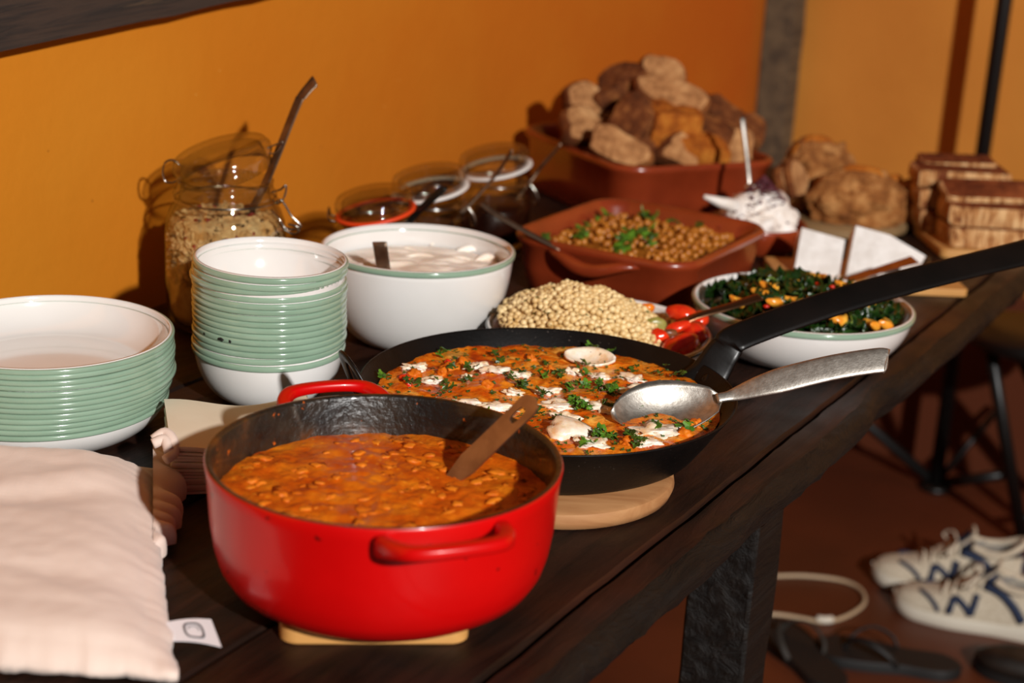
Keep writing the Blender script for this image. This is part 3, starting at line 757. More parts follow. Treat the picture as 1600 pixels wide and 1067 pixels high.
# big serving spoon
sp = empty('serving_spoon', V(0.205, 1.462, 0.082), 'large worn steel serving spoon resting in the black pan', 'spoon')
o0 = sp.location.copy()
e1 = on(1384, 560, 0.128) - o0
tip = V(0.098, 1.436, 0.068) - o0
d = tip.normalized(); nn = Vector((-0.10, -0.62, 1)).normalized(); sd = d.cross(nn).normalized(); nn = sd.cross(d)
obj('spoon_bowl', spoon_bowl(0.110, 0.074, 0.018, Vector((0, 0, 0)) - d * 0.0, d, sd, nn, 0.0018), M['wornsteel'], sp)
pts = cr([d * 0.004, -d * 0.012 + Vector((0, 0, .001)), e1 * 0.28 + Vector((0, 0, 0.003)), e1 * 0.65 + Vector((0, 0, 0.004)), e1 * 0.95, e1 * 1.0 + Vector((0.002, 0, -0.003))], 6); m = len(pts)
ws = [0.010 + 0.017 * min(1, max(0, (k / (m - 1) - 0.15) / 0.3)) for k in range(m)]; ws[-1] = 0.017
obj('handle', strip(pts, ws, [0.0045] * m, (-0.1, -0.8, 0.8), n=14), M['wornsteel'], sp)

# ================================================================== kale bowl
KC = V(0.351, 1.875, 0)
b = enamel_bowl('salad_bowl', 0.135, 0.066, 0.070, 0.005, 0.0036, M['green'], flat=0.1, n=96); b.location = KC
tag(b, 'shallow white bowl with green rim holding dark kale salad', 'bowl')
sal = empty('kale_salad', KC + Vector((0, 0, 0.02)), 'dark green kale salad with orange slices in the white bowl', 'salad')
def kmound(x, y):
    r = math.hypot(x, y) / 0.12; return 0.034 + 0.026 * (1 - r * r) + 0.006 * noise.noise(Vector((x * 30, y * 30, 1)))
obj('salad_heap', disc(0.117, -0.002, 16, 48, lambda x, y: kmound(x, y) - 0.008), M['kale'], sal)
def kale_geo(sd):
    rs = random.Random(sd); nx, ny = 9, 6; L, W = rs.uniform(0.026, 0.036), rs.uniform(0.018, 0.026); vs, fs = [], []
    for lay in (0, 1):
        for i in range(nx):
            for j in range(ny):
                q, v = i / (nx - 1), j / (ny - 1) * 2 - 1
                w = W * 0.5 * (0.35 + 0.75 * math.sin(PI * (0.12 + 0.8 * q)))
                z = 0.005 * math.sin(q * 3 + sd) + 0.0045 * abs(v) * math.sin(q * 21 + sd * 2 + v * 2) + 0.004 * abs(v)
                vs.append(Vector(((q - .5) * L + 0.002 * abs(v) * math.sin(q * 17 + sd), v * w, z - lay * 0.0006)))
    m = nx * ny
    for i in range(nx - 1):
        for j in range(ny - 1):
            a = i * ny + j; fs.append((a, a + 1, a + ny + 1, a + ny)); fs.append((m + a, m + a + ny, m + a + ny + 1, m + a + 1))
    brd = list(range(ny)) + [i * ny + ny - 1 for i in range(1, nx)] + [(nx - 1) * ny + j for j in range(ny - 2, -1, -1)] + [i * ny for i in range(nx - 2, 0, -1)]
    for k in range(len(brd)):
        a, c = brd[k], brd[(k + 1) % len(brd)]; fs.append((a, c, c + m, a + m))
    return vs, fs
KM = [mesh('kale_leaf', *kale_geo(k), M['kale']) for k in range(6)]
KL = [mesh('kale_leaf_pale', *kale_geo(k + 20), M['kalelight']) for k in range(2)]
rs = random.Random(21)
for k in range(180):
    a, rr = rs.uniform(0, 6.28), 0.108 * math.sqrt(rs.random()); x, y = rr * math.cos(a), rr * math.sin(a)
    o = bpy.data.objects.new('kale_leaf', rs.choice(KL) if rs.random() < 0.07 else rs.choice(KM)); link(o, sal)
    o.location = (x, y, kmound(x, y) - 0.004 + rs.uniform(-0.002, 0.005)); o.rotation_euler = (rs.uniform(-0.9, 0.9), rs.uniform(-0.9, 0.9), rs.uniform(0, 6.3)); q = rs.uniform(0.75, 1.25); o.scale = (q, q, q)
def crescent(L, W, th, sd=0):
    vs, fs = [], []; n = 12; m = 8
    for i in range(n + 1):
        q = i / n * 2 - 1; w = W * (1 - q * q) ** 0.7 + 0.0006; c = Vector((L * 0.5 * math.sin(q * 1.35) / math.sin(1.35), -W * 1.0 * math.cos(q * 1.35), 0))
        for k in range(m):
            a = 2 * PI * k / m; vs.append(c + Vector((0, w * 0.5 * math.cos(a), th * 0.5 * math.sin(a) * (1 - q * q) ** 0.5 + 0.0)))
    for i in range(n):
        for k in range(m): fs.append((i * m + k, i * m + (k + 1) % m, (i + 1) * m + (k + 1) % m, (i + 1) * m + k))
    fs += [tuple(range(m)), tuple(n * m + k for k in range(m))]; return vs, fs
OM = [mesh('orange_slice', *crescent(0.044, 0.016, 0.011), M['orange']), mesh('orange_slice', *crescent(0.028, 0.014, 0.012), M['orange'])]
for (px, py, k, rz, tilt) in ((1240, 434, 0, 0.1, 0.9), (1239, 462, 0, 0.0, 1.0), (1197, 446, 1, 0.6, 0.5), (1221, 444, 1, 0.2, 0.8), (1156, 455, 1, 0.3, 0.6), (1199, 467, 1, 1.1, 0.3), (1272, 434, 1, 2.3, 0.6),
                              (1305, 484, 1, 0.5, 0.6), (1351, 466, 1, 0.2, 0.8), (1394, 488, 1, 1.2, 0.6), (1394, 504, 1, 1.7, 0.5), (1316, 442, 1, .5, .5), (1180, 452, 1, 2.0, 0.5)):
    p = on(px, py, 0.082) - sal.location; rr = math.hypot(p.x, p.y)
    if rr > 0.106: p *= 0.106 / rr
    z = kmound(p.x, p.y)
    o = obj('orange_slice', OM[k], None, sal, (p.x, p.y, z + 0.012), (tilt, 0.15 * k, rz))
for (px, py) in ((1300, 455), (1310, 481), (1278, 448), (1340, 500), (1198, 474), (1250, 490)):
    p = on(px, py, 0.08) - sal.location; obj('chilli_piece', blob(0.005, 0.003, 0.0025, 0.3, 1.5, px, 1), M['chilli'], sal, (p.x, p.y, kmound(p.x, p.y) + 0.008))

# ================================================================== couscous bowl
CC = V(0.100, 1.775, 0)
b = enamel_bowl('serving_dish', 0.132, 0.050, 0.078, 0.004, 0.0026, M['blackenamel'], flat=0.15, n=96); b.location = CC
tag(b, 'shallow white enamel dish with black rim holding pearl couscous', 'bowl')
cs = empty('couscous_salad', CC + Vector((0, 0, 0.02)), 'pearl couscous salad with tomatoes and orange vegetables, heaped in the dish', 'salad')
def cmound(x, y):
    r = math.hypot(x + 0.028, (y + 0.0) * 1.05) / 0.118
    return 0.022 + 0.052 * max(0, 1 - r ** 1.7) + 0.006 * noise.noise(Vector((x * 38, y * 38, 3))) + 0.003 * noise.noise(Vector((x * 110, y * 110, 5)))
obj('couscous_heap', disc(0.118, 0.0, 24, 64, lambda x, y: cmound(x, y) - 0.003), M['pearl'], cs)
pm = mesh('pearl', *blob(0.0042, 0.0041, 0.0040, 0.10, 1.2, 5, 2), M['pearl'])
rs = random.Random(31); pts = []
def edge_ok(x, y): return not (x > 0.055 and y < 0.02 and rs.random() < 0.72)
tries = 0
cells = {}
while len(pts) < 1500 and tries < 60000:
    tries += 1
    a, rr = rs.uniform(0, 6.28), 0.117 * math.sqrt(rs.random()); x, y = rr * math.cos(a), rr * math.sin(a)
    if not edge_ok(x, y): continue
    ky = (int(x / 0.0060 + 1000), int(y / 0.0060 + 1000)); bad = False
    for i in (-1, 0, 1):
        for j in (-1, 0, 1):
            for (u_, v_) in cells.get((ky[0] + i, ky[1] + j), ()):
                if (u_ - x) ** 2 + (v_ - y) ** 2 < 0.0060 ** 2 * rs.uniform(.55, 1): bad = True
    if bad: continue
    cells.setdefault(ky, []).append((x, y)); pts.append((x, y))
pts.sort(key=lambda q: q[1])
front = [q for q in pts if True][:0]
vis = sorted(pts, key=lambda q: (q[1] + 0.02) ** 2 * 0.3 + q[0] ** 2 * 0.15)      # the ones that show largest
for i, (x, y) in enumerate(vis[:290]):
    o = bpy.data.objects.new('pearl', pm); link(o, cs); o.location = (x, y, cmound(x, y) + rs.uniform(-.0012, .0026)); q = rs.uniform(.85, 1.12); o.scale = (q, q, q); o.rotation_euler = (i, i * 2, 0)
gs = []
pb = blob(0.0042, 0.0041, 0.0040, 0.10, 1.2, 5, 1)
for (x, y) in vis[290:]:
    q = rs.uniform(.85, 1.12); gs.append(xf(pb, Matrix.Translation((x, y, cmound(x, y) + rs.uniform(-.0012, .0026))) @ Matrix.Scale(q, 4)))
obj('pearls', join(gs), M['pearl'], cs, kind='stuff')
def wedge_piece(name, px, py, z, sx, sy, sz, rot, mat, seed):
    p = on(px, py, z) - cs.location; obj(name, blob(sx, sy, sz, 0.22, 1.1, seed, 3), mat, cs, p, rot)
wedge_piece('carrot_piece', 835, 478, 0.066, .008, .006, .017, (0.2, 0.6, 0), M['carrot'], 3)
wedge_piece('tomato_piece', 1066, 489, 0.062, .019, .013, .010, (0, 0, -.2), M['tomato'], 4)
wedge_piece('tomato_piece', 1085, 520, 0.052, .016, .020, .014, (0, .3, .2), M['tomato'], 5)
wedge_piece('tomato_piece', 1063, 540, 0.052, .024, .016, .013, (0, -.3, .6), M['tomato'], 6)
wedge_piece('tomato_piece', 1030, 527, 0.054, .012, .009, .011, (0, 0, 0), M['tomato'], 7)
wedge_piece('tomato_piece', 1058, 512, 0.060, .016, .007, .007, (0, -.3, .2), M['tomato'], 8)
wedge_piece('tomato_piece', 1092, 500, 0.056, .012, .012, .010, (0, -.3, .2), M['tomato'], 18)
wedge_piece('pepper_piece', 1020, 512, 0.058, .015, .006, .012, (0, -.5, .1), M['pepper'], 9)
wedge_piece('carrot_piece', 1012, 481, 0.066, .009, .006, .006, (0, 0, 0), M['carrot'], 10)
wedge_piece('aubergine_piece', 808, 482, 0.058, .014, .009, .010, (0, .4, 0), M['olive'], 11)
wedge_piece('carrot_piece', 842, 510, 0.056, .012, .006, .008, (0, 0, .2), M['pepper'], 12)
wedge_piece('aubergine_piece', 1046, 522, 0.058, .010, .006, .006, (0, 0, .3), M['olive'], 13)
wedge_piece('aubergine_piece', 782, 505, 0.05, .009, .008, .009, (0, 0, .3), M['olive'], 14)
for i in range(44):
    x, y = rs.uniform(-0.09, 0.06), rs.uniform(-0.08, 0.06); leaf(cs, x, y, cmound(x, y) + 0.0042, rs.uniform(0.35, 0.6), True, 0.5, 'herb_leaf')
spoon_obj('couscous_spoon', [V(0.165, 1.770, 0.046), dep(1085, 495, 1.782), dep(1140, 479, 1.80), dep(1183, 465, 1.82), dep(1187, 464, 1.822)], (0.008, 0.016), 0.0026, (-0.15, -0.5, 1), M['coppery'],
          'bronze-toned spoon handle reaching from the couscous over the kale', bowl=(0.05, 0.034, 0.006))

# ================================================================== terracotta dishes
def terra(name, a, b_, h, rc, loc, rz, label, lugs=True, th=0.010, lug_axis='x'):
    root = empty(name, loc, label, 'dish', None, (0, 0, rz))
    ins = 0.016
    lo_ = [rrect(a - ins - .006, b_ - ins - .006, rc - .012, 0, 10), rrect(a - ins, b_ - ins, rc - .008, 0.004, 10), rrect(a - ins + .007, b_ - ins + .007, rc - .004, h * 0.45, 10), rrect(a - .005, b_ - .005, rc, h - 0.016, 10),
          rrect(a, b_, rc + .002, h - 0.011, 10), rrect(a + .001, b_ + .001, rc + .002, h - 0.004, 10), rrect(a - .003, b_ - .003, rc, h, 10), rrect(a - th + .002, b_ - th + .002, rc - .006, h - .001, 10),
          rrect(a - th - .003, b_ - th - .003, rc - .008, h - 0.010, 10), rrect(a - ins - th + .002, b_ - ins - th + .002, rc - .014, h * 0.3, 10), rrect(a - ins - th - .006, b_ - ins - th - .006, rc - .02, 0.010, 10)]
    obj('dish_body', loft(lo_), M['terracotta'], root, sharp=70)
    if lugs:
        for sgn in (-1, 1):
            pts = []
            for k in range(15):
                q = -1 + 2 * k / 14; bulge = (1 - abs(q) ** 3.0)
                dd = (a if lug_axis == 'x' else b_) - 0.010 + 0.020 * bulge; sp_ = 0.062 * q
                z = h - 0.016 - 0.010 * math.cos(q * 3.4) * 0.6 - .004
                pts.append(Vector((sgn * dd, sp_, z)) if lug_axis == 'x' else Vector((sp_, sgn * dd, z)))
            obj('lug_handle', strip(pts, 0.020, [0.006 + 0.012 * (1 - abs(-1 + 2 * k / 14) ** 2) for k in range(15)], (0, 0, 1), n=12), M['terracotta'], root)
    return root
AZS = ANG
chd = terra('terracotta_dish', 0.150, 0.135, 0.082, 0.050, ST(1.948, -0.905), AZS, 'square glazed terracotta dish of chickpeas with lug handles')
chk = empty('chickpea_stew', ST(1.948, -0.905, 0.03), 'spiced chickpeas with green coriander leaves in the terracotta dish', 'stew', rot=(0, 0, AZS))
def chf(x, y):
    q = max(abs(x) / 0.128, abs(y) / 0.113); return 0.026 + 0.018 * (1 - q ** 2.5) + 0.004 * noise.noise(Vector((x * 25, y * 25, 2)))
lpz = []
for k in range(9):
    f = 1 - k / 8.0; lpz.append([Vector((v.x, v.y, chf(v.x, v.y) - 0.002)) for v in rrect(0.124 * f + .001, 0.109 * f + .001, 0.034 * f + .0008, 0, 10)])
obj('chickpea_sauce', loft(lpz, False, True), M['chicksauce'], chk)
cpm = [mesh('chickpea', *blob(0.0056, 0.0052, 0.005, 0.16, 1.4, k, 2), M['chickpea']) for k in range(3)]
rs = random.Random(41); n = 0; cells = []
while n < 295:
    x, y = rs.uniform(-0.118, 0.118), rs.uniform(-0.103, 0.103)
    if abs(x) > 0.09 and abs(y) > 0.075 and (abs(x) - .09) + (abs(y) - .075) > 0.034: continue
    if any((x - a) ** 2 + (y - c) ** 2 < 0.0085 ** 2 for a, c in cells): 
        if rs.random() < 0.98: continue
    cells.append((x, y)); n += 1
    o = bpy.data.objects.new('chickpea', rs.choice(cpm)); link(o, chk); o.location = (x, y, chf(x, y) + rs.uniform(-.004, .005)); o.rotation_euler = (rs.uniform(0, 6), rs.uniform(0, 6), 0); q = rs.uniform(.72, 1.18); o.scale = (q, q, q)
inv = chk.matrix_basis.inverted()
for (px, py, k) in ((957, 315, 5), (1005, 325, 6), (1012, 338, 5), (1018, 322, 4), (915, 350, 5), (918, 362, 3), (975, 380, 7), (985, 372, 5), (1010, 368, 5), (1020, 378, 3), (1028, 332, 4), (858, 352, 2), (860, 372, 2), (1090, 350, 2), (1055, 345, 3), (925, 335, 2), (942, 330, 3)):
    for q in range(k):
        p = inv @ on(px + rs.uniform(-9, 9), py + rs.uniform(-5, 5), 0.078)
        if abs(p.x) > 0.118 or abs(p.y) > 0.104: continue
        o = leaf(chk, p.x, p.y, chf(p.x, p.y) + rs.uniform(0.006, 0.013), rs.uniform(1.4, 2.3), rs.random() < 0.45, 0.8, 'coriander_leaf')
spoon_obj('chickpea_spoon', [V(0.060, 2.035, 0.072), dep(828, 365, 2.05), dep(780, 338, 2.066), dep(748, 315, 2.08)], (0.007, 0.009), 0.0026, (-0.2, -0.7, 1), M['darksteel'], 'thin dark spoon handle leaning out of the chickpea dish', bowl=(0.045, 0.03, .006))
# large dish of bread
bda = Vector((0.357, -0.934, 0)); bdaz = math.atan2(0.459, 0.888)
BD = V(0.205, 2.657, 0)
terra('bread_dish', 0.152, 0.187, 0.106, 0.052, BD, bdaz, 'large deep terracotta dish piled with torn bread', lugs=False)
def chunk_geo(L, W, T, sd, depth=0.6):
    """thick piece cut from a round loaf: flat cut faces, curved crust side"""
    rs = random.Random(sd); n = 22; out = []
    for k in range(n):
        a = 2 * PI * k / n; r = 1 + 0.14 * math.sin(3 * a + sd) + 0.08 * math.sin(2 * a + 2 * sd) + rs.uniform(-0.07, 0.07)
        x, y = L * 0.5 * r * math.cos(a), W * 0.5 * r * math.sin(a)
        if y < -W * 0.5 * depth: y = -W * 0.5 * depth + 0.15 * (y + W * 0.5 * depth)
        out.append((x, y))
    lp = []
    for z, f in ((-0.5, 0.90), (-0.42, 0.97), (0, 1.03), (0.42, 0.97), (0.5, 0.90)):
        lp.append([Vector((x * f, y * f, z * T + 0.10 * T * noise.noise(Vector((x * 40, y * 40, sd + z))))) for x, y in out])
    # caps with an inner ring for unevenness
    vs, fs = loft(lp, False, False); mi = [1] * len(fs)
    for base, sg in ((0, -1), (4, 1)):
        i0 = len(vs); ring = lp[base]
        for f in (0.66, 0.33):
            for v in ring: vs.append(Vector((v.x * f, v.y * f, v.z + sg * 0.08 * T * noise.noise(Vector((v.x * 60 * f, v.y * 60 * f, sd * 2))))))
        c = len(vs); vs.append(Vector((0, 0, sg * 0.5 * T)))
        for k in range(n):
            k2 = (k + 1) % n; fs.append((base * n + k, base * n + k2, i0 + k2, i0 + k)); fs.append((i0 + k, i0 + k2, i0 + n + k2, i0 + n + k)); fs.append((i0 + n + k, i0 + n + k2, c)); mi += [0, 0, 0]
    return vs, fs, mi
breads = [  # px, py, y, L, W, T, rot, crust, label
    (924, 166, 2.66, .085, .060, .034, (1.15, 0.25, 0.2), 0, 'pale cut bread piece at the left of the bread pile'),
    (914, 205, 2.60, .085, .060, .030, (0.95, 0.1, 0.5), 0, 'cut bread piece leaning on the left rim of the bread dish'),
    (972, 143, 2.68, .085, .065, .055, (0.3, -0.5, 0.3), 1, 'dark crusted bread chunk at the upper left of the pile'),
    (1036, 124, 2.70, .070, .055, .045, (0.9, 0.6, -0.3), 0, 'topmost bread chunk on the pile'),
    (1052, 160, 2.62, .110, .055, .034, (0.75, 0.25, -0.25), 0, 'long pale bread slice lying across the upper pile'),
    (992, 196, 2.56, .080, .070, .040, (0.5, -0.9, 0.5), 1, 'brown arched crust piece in the middle of the pile'),
    (966, 236, 2.52, .085, .060, .034, (1.0, 0.3, -0.35), 0, 'pale bread wedge at the front left of the pile'),
    (1046, 200, 2.57, .080, .075, .060, (0.2, 0.1, 0.4), 2, 'golden crusted bread chunk in the centre of the pile'),
    (1052, 243, 2.535, .060, .050, .040, (1.1, 0.4, 0.4), 0, 'small bread chunk at the front rim of the bread dish'),
    (1094, 240, 2.55, .075, .050, .045, (0.3, 0.2, 0.0), 2, 'golden crusted bread chunk at the front right rim'),
    (1100, 208, 2.60, .090, .050, .036, (0.5, 0.3, -0.3), 1, 'brown crusted bread piece right of the golden chunk'),
    (1142, 238, 2.60, .070, .060, .040, (1.1, -0.2, 0.2), 0, 'greyish bread piece at the right end of the pile'),
    (1126, 183, 2.68, .065, .050, .035, (0.6, 0.5, -0.5), 1, 'small crusted bread piece at the back right of the pile'),
    (1000, 158, 2.68, .060, .060, .040, (0.9, -0.8, 0.9), 1, 'narrow crusted piece wedged behind the long pale slice'),
    (1010, 236, 2.55, .060, .055, .040, (0.8, -0.8, 0.8), 1, 'shaded crusted bread piece at the front centre of the pile'),
    (1165, 205, 2.72, .06, .05, .035, (.6, .5, -.5), 1, 'dark bread piece at the far right of the pile')]
for i, (px, py, yy, L, W, T, rot, cst, lab) in enumerate(breads):
    L, W, T = L * 1.22, W * 1.22, T * 1.1; g = chunk_geo(L, W, T, i + 1); o = obj('bread_piece', g, [M['crust'] if cst == 1 else M['goldcrust'] if cst == 2 else M['crumb'], M['goldcrust'] if cst == 2 else M['crust']], None, dep(px, py, yy), rot, sharp=50)
    tag(o, lab, 'bread', 'torn bread in the terracotta dish')
for i, (dx, dy, dz) in enumerate(((-.08, .08, .03), (.06, .10, .03), (.0, .02, .03), (-.07, -.06, .03), (.08, -.05, .03), (.02, -.10, .03), (-.01, .11, .07), (.05, .03, .075))):
    p = BD + Matrix.Rotation(bdaz, 4, 'Z') @ Vector((dx, dy, dz)); o = obj('bread_piece', chunk_geo(.10, .07, .05, i + 40), [M['crumb'], M['crust']], None, p, (0.3 * i, 0.2, i), sharp=50)
    tag(o, 'bread piece buried in the bread dish under the visible pile', 'bread', 'torn bread in the terracotta dish')

# ================================================================== small dish of whipped cream cheese
RC = V(0.363, 2.395, 0)
dish = empty('small_terracotta_dish', RC, 'small round terracotta dish of white whipped cheese', 'dish')
obj('dish_body', lathe([(0, 0), (0.060, 0), (0.066, 0.004), (0.076, 0.030), (0.078, 0.040), (0.076, 0.0425), (0.072, 0.040), (0.066, 0.014), (0.05, 0.009), (0, 0.008)], 64), M['terracotta'], dish)
gs = [xf(blob(0.056, 0.052, 0.052, 0.35, 1.8, 3, 4), Matrix.Translation((0.006, 0, 0.036)))]
rs = random.Random(5)
for i in range(34):
    a, rr = rs.uniform(0, 6.28), 0.052 * math.sqrt(rs.random()); hgt = 0.036 + 0.062 * (1 - rr / 0.06)
    gs.append(xf(blob(rs.uniform(.008, .017), rs.uniform(.007, .011), rs.uniform(.006, .012), 0.45, 1.5, i, 2), Matrix.Translation((rr * math.cos(a), rr * math.sin(a), hgt)) @ Euler((rs.uniform(-.6, .6), rs.uniform(-.6, .6), rs.uniform(0, 6))).to_matrix().to_4x4()))
gs.append(tube([dep(1100, 307, 2.35) - RC, dep(1125, 316, 2.36) - RC, dep(1150, 322, 2.37) - RC], [.003, .008, .011], 8))
wc = obj('whipped_cheese', join(gs), M['cream'], None, RC); tag(wc, 'peaked white whipped cheese dusted with purple sumac', 'cheese')
gs = []
for i in range(260):
    a, rr = rs.uniform(0, 6.28), abs(rs.gauss(0, 0.022)); 
    gs.append(xf(blob(.0030, .0024, .0018, .3, 1, i, 1), Matrix.Translation((0.004 + rr * math.cos(a), rr * math.sin(a) - 0.012, 0.056 + 0.058 * max(0, 1 - rr / 0.06)))))
obj('sumac', join(gs), M['sumac'], wc, kind='stuff')
spoon_obj('dip_spoon', [V(0.352, 2.40, 0.065), dep(1171, 285, 2.41), dep(1166, 235, 2.43), dep(1161, 195, 2.445), dep(1160, 183, 2.45)], (0.006, 0.011), 0.003, (0.1, -1, 0.3), M['steel'], 'bright steel spoon standing upright in the whipped cheese')

# ================================================================== loaves on the grey board
LB = V(0.525, 2.59, 0)
o = obj('loaf_board', lathe([(0, 0), (0.112, 0), (0.117, 0.003), (0.118, 0.013), (0.115, 0.016), (0, 0.016)], 64), M['stoneboard'], None, LB, sharp=50); tag(o, 'round grey-brown board under the sourdough loaves', 'board')
def loaf_geo(sx, sy, sz, sd, cut=-0.55):
    g = blob(sx, sy, sz, 0.26, 1.5, sd, 5); vs = []
    for v in g[0]:
        w_ = Vector((v.x / sx, v.y / sy, v.z / sz)); rdg = 1 - abs(noise.noise(w_ * 2.2 + Vector((sd, 0, 0)))) * 2.0
        v = v * (1 + 0.08 * max(0, rdg) ** 2 * max(0, w_.z + .3) + 0.06 * noise.noise(w_ * 6))
        z = max(v.z, cut * sz); vs.append(Vector((v.x, v.y, z - cut * sz)))
    return vs, g[1]
def slashed(loaf, sx, sy, sz, k0, rz):
    for k in (-1, 0, 1):
        pts = []
        for i in range(9):
            q = -0.7 + 1.4 * i / 8; x = q * sx; y = k * sy * 0.42 + 0.12 * sy * q
            zz = sz * math.sqrt(max(0.02, 1 - q * q - (y / sy) ** 2)) * 1.10 + 0.5 * sz; pts.append(Vector((x, y, zz)))
        obj('crust_ridge', tube(pts, [0.003 + 0.009 * math.sin(PI * i / 8) + 0.002 * math.sin(i * 2.5) for i in range(9)], 8), M['goldcrust'] if k == 0 else M['flourcrust'], loaf)
def loaf(px, py, yy, s, rz, sd, lab, tilt=(0, 0)):
    p = dep(px, py, yy); p.z = TZ + 0.0165
    l = empty('sourdough_loaf', p, lab, 'bread', 'sourdough on the round board', (tilt[0], tilt[1], rz))
    obj('crust', loaf_geo(s[0], s[1], s[2], sd), M['flourcrust'], l); slashed(l, s[0], s[1], s[2], sd, rz); return l
loaf(1335, 340, 2.545, (0.076, 0.054, 0.050), -0.15, 3, 'low broad sourdough loaf half in front on the round board')
l2 = loaf(1262, 340, 2.62, (0.062, 0.047, 0.070), 0.3, 8, 'tall rough-crusted sourdough loaf behind the low one')
for i, (px, py, yy, rot) in enumerate(((1228, 290, 2.555, (1.25, 0.1, 1.1)), (1245, 285, 2.55, (1.2, 0.05, 1.0)))):
    p = dep(px, py, yy); p.z = max(p.z, TZ + .052); o = obj('bread_slice', chunk_geo(.078, .07, .015, 70 + i), [M['crumb'], M['crust']], None, p, rot, sharp=50)
    tag(o, ('outer' if i == 0 else 'inner') + ' sourdough slice standing at the left of the tall loaf', 'bread', 'sourdough on the round board')
l3 = loaf(1392, 322, 2.60, (0.045, 0.06, 0.036), 0.9, 12, 'small crusty loaf end at the right of the round board')

# ================================================================== rye slices on a board
RB0 = V(0.650, 2.388, 0); rbx = (V(0.735, 2.392, 0) - RB0).normalized(); rba = math.atan2(rbx.y, rbx.x); rby = Vector((-rbx.y, rbx.x, 0))
bl = rrect(0.15, 0.14, 0.012, 0); g = loft([bl, [Vector((v.x, v.y, 0.014)) for v in bl]])
o = obj('bread_board', g, M['board'], None, RB0 + rbx * 0.15 + rby * 0.14, (0, 0, rba), sharp=40); bevel(o, .002); tag(o, 'rectangular pale board under the rye bread slices', 'board')
def slab(L, W, T, sd):
    lp = []; 
    for z, f in ((0, .97), (0.15, 1), (0.5, 1.01), (0.85, 1), (1, .96)):
        l = []
        for v in rrect(L / 2 * f, W / 2 * f, 0.010, 0, 8):
            k = 0.0045 * noise.noise(Vector((v.x * 90, v.y * 90, sd + z * .5))) ; l.append(Vector((v.x + k, v.y + k, z * T + 0.005 * noise.noise(Vector((v.x * 30, v.y * 30, sd + 3))))))
        lp.append(l)
    vs, fs = loft(lp); n = len(lp[0]); mi = [0] * (len(fs) - 2) + [1, 1]; return vs, fs, mi
def rye_side():
    t = NT('rye_cut_side'); f = t.noise(1, 5, 0.6, t.coord((95, 95, 22)), 0.6)
    t.col(t.ramp(f, [(0.36, (104, 48, 22)), (0.46, (176, 122, 72)), (0.62, (222, 180, 128))])).set(rough=0.85, spec=0.2); t.bump(f, 0.8, .005); return t.m
M['ryeside'] = rye_side()
rye = [  # offset along board x, back, z, L, W, T, tilt, label
    (0.092, 0.055, 0.0145, .155, .085, .030, 0.00, 'lowest front slab of rye bread on the pale board'),
    (0.092, 0.062, 0.0475, .158, .080, .030, 0.02, 'front slab of rye bread lying on the lowest one'),
    (0.090, 0.085, 0.0800, .150, .060, .016, 0.30, 'tilted rye slice topping the front pile'),
    (0.068, 0.150, 0.0145, .150, .085, .034, 0.00, 'lowest slab of rye bread in the rear pile'),
    (0.068, 0.155, 0.0520, .150, .080, .030, 0.02, 'middle slab of rye bread in the rear pile'),
    (0.066, 0.165, 0.0850, .148, .075, .026, 0.04, 'upper slab of rye bread in the rear pile'),
    (0.070, 0.205, 0.0850, .120, .060, .032, 0.05, 'rearmost rye slab at the top of the rear pile')]
for i, (ax, ay, z, L, W, T, tl_, lab) in enumerate(rye):
    o = obj('rye_slice', slab(L, W, T, i), [M['ryeside'], M['ryetop']], None, RB0 + rbx * ax + rby * ay + Vector((0, 0, z)), (tl_, 0, rba + random.uniform(-.05, .05)), sharp=50)
    tag(o, lab, 'bread', 'rye bread slices')

# ================================================================== cheese board
q0, q1 = V(0.637, 2.171, 0), V(0.629, 2.304, 0); ex = Vector((0.998, 0.06, 0)).normalized(); ey = Vector((-ex.y, ex.x, 0)); ca = math.atan2(ex.y, ex.x)
bl = rrect(0.132, 0.072, 0.008, 0); g = loft([bl, [Vector((v.x, v.y, 0.011)) for v in bl]])
o = obj('cheese_board', g, M['board'], None, q0 - ex * 0.132 + ey * 0.072, (0, 0, ca), sharp=40); bevel(o, .0015); tag(o, 'thin pale wooden board holding two white cheese wedges', 'board')
def cheese(name, pxs, y0, lab, th=0.034):
    """wedge propped on its side: white rind face towards the room"""
    nrm = Vector((0.0, -0.80, 0.60)).normalized()
    base = dep(pxs[0][0], pxs[0][1], y0); pts = []
    for (px, py) in pxs:
        d = ray(px, py); t = (base - CAM).dot(nrm) / d.dot(nrm); pts.append(CAM + d * t)
    c = sum(pts, Vector()) / len(pts); n = len(pts)
    root = empty(name, Vector((c.x, c.y, TZ + 0.011)), lab, 'cheese', 'white rind cheese wedges')
    fine = cr([p - root.location for p in pts], 5, True)
    # keep straight edges: linear resample
    fine = []
    for i in range(n):
        for k in range(6): fine.append(pts[i].lerp(pts[(i + 1) % n], k / 6) - root.location)
    cc = c - root.location
    def sh(f, d): return [cc + (p - cc) * f - nrm * d for p in fine]
    vs, fs = loft([sh(0.97, -0.0012), sh(1.0, 0.001), sh(1.0, 0.004)], True, True); obj('rind', (vs, fs), M['brie'], root, sharp=40)
    vs, fs = loft([sh(0.992, 0.004), sh(0.992, th - .004)], False, False); obj('paste', (vs, fs), M['briein'], root, sharp=40)
    vs, fs = loft([sh(1.0, th - 0.004), sh(1.0, th - .001), sh(0.97, th)], True, True); obj('rind', (vs, fs), M['brie'], root, sharp=40)
cheese('cheese_wedge', [(1239, 428), (1252, 355), (1321, 374), (1311, 434)], 2.205, 'square-cut white rind cheese piece on the left of the board')
cheese('cheese_wedge', [(1320, 434), (1336, 352), (1366, 360), (1391, 367), (1447, 400), (1440, 412), (1380, 432)], 2.20, 'pointed white rind cheese wedge on the right of the board')
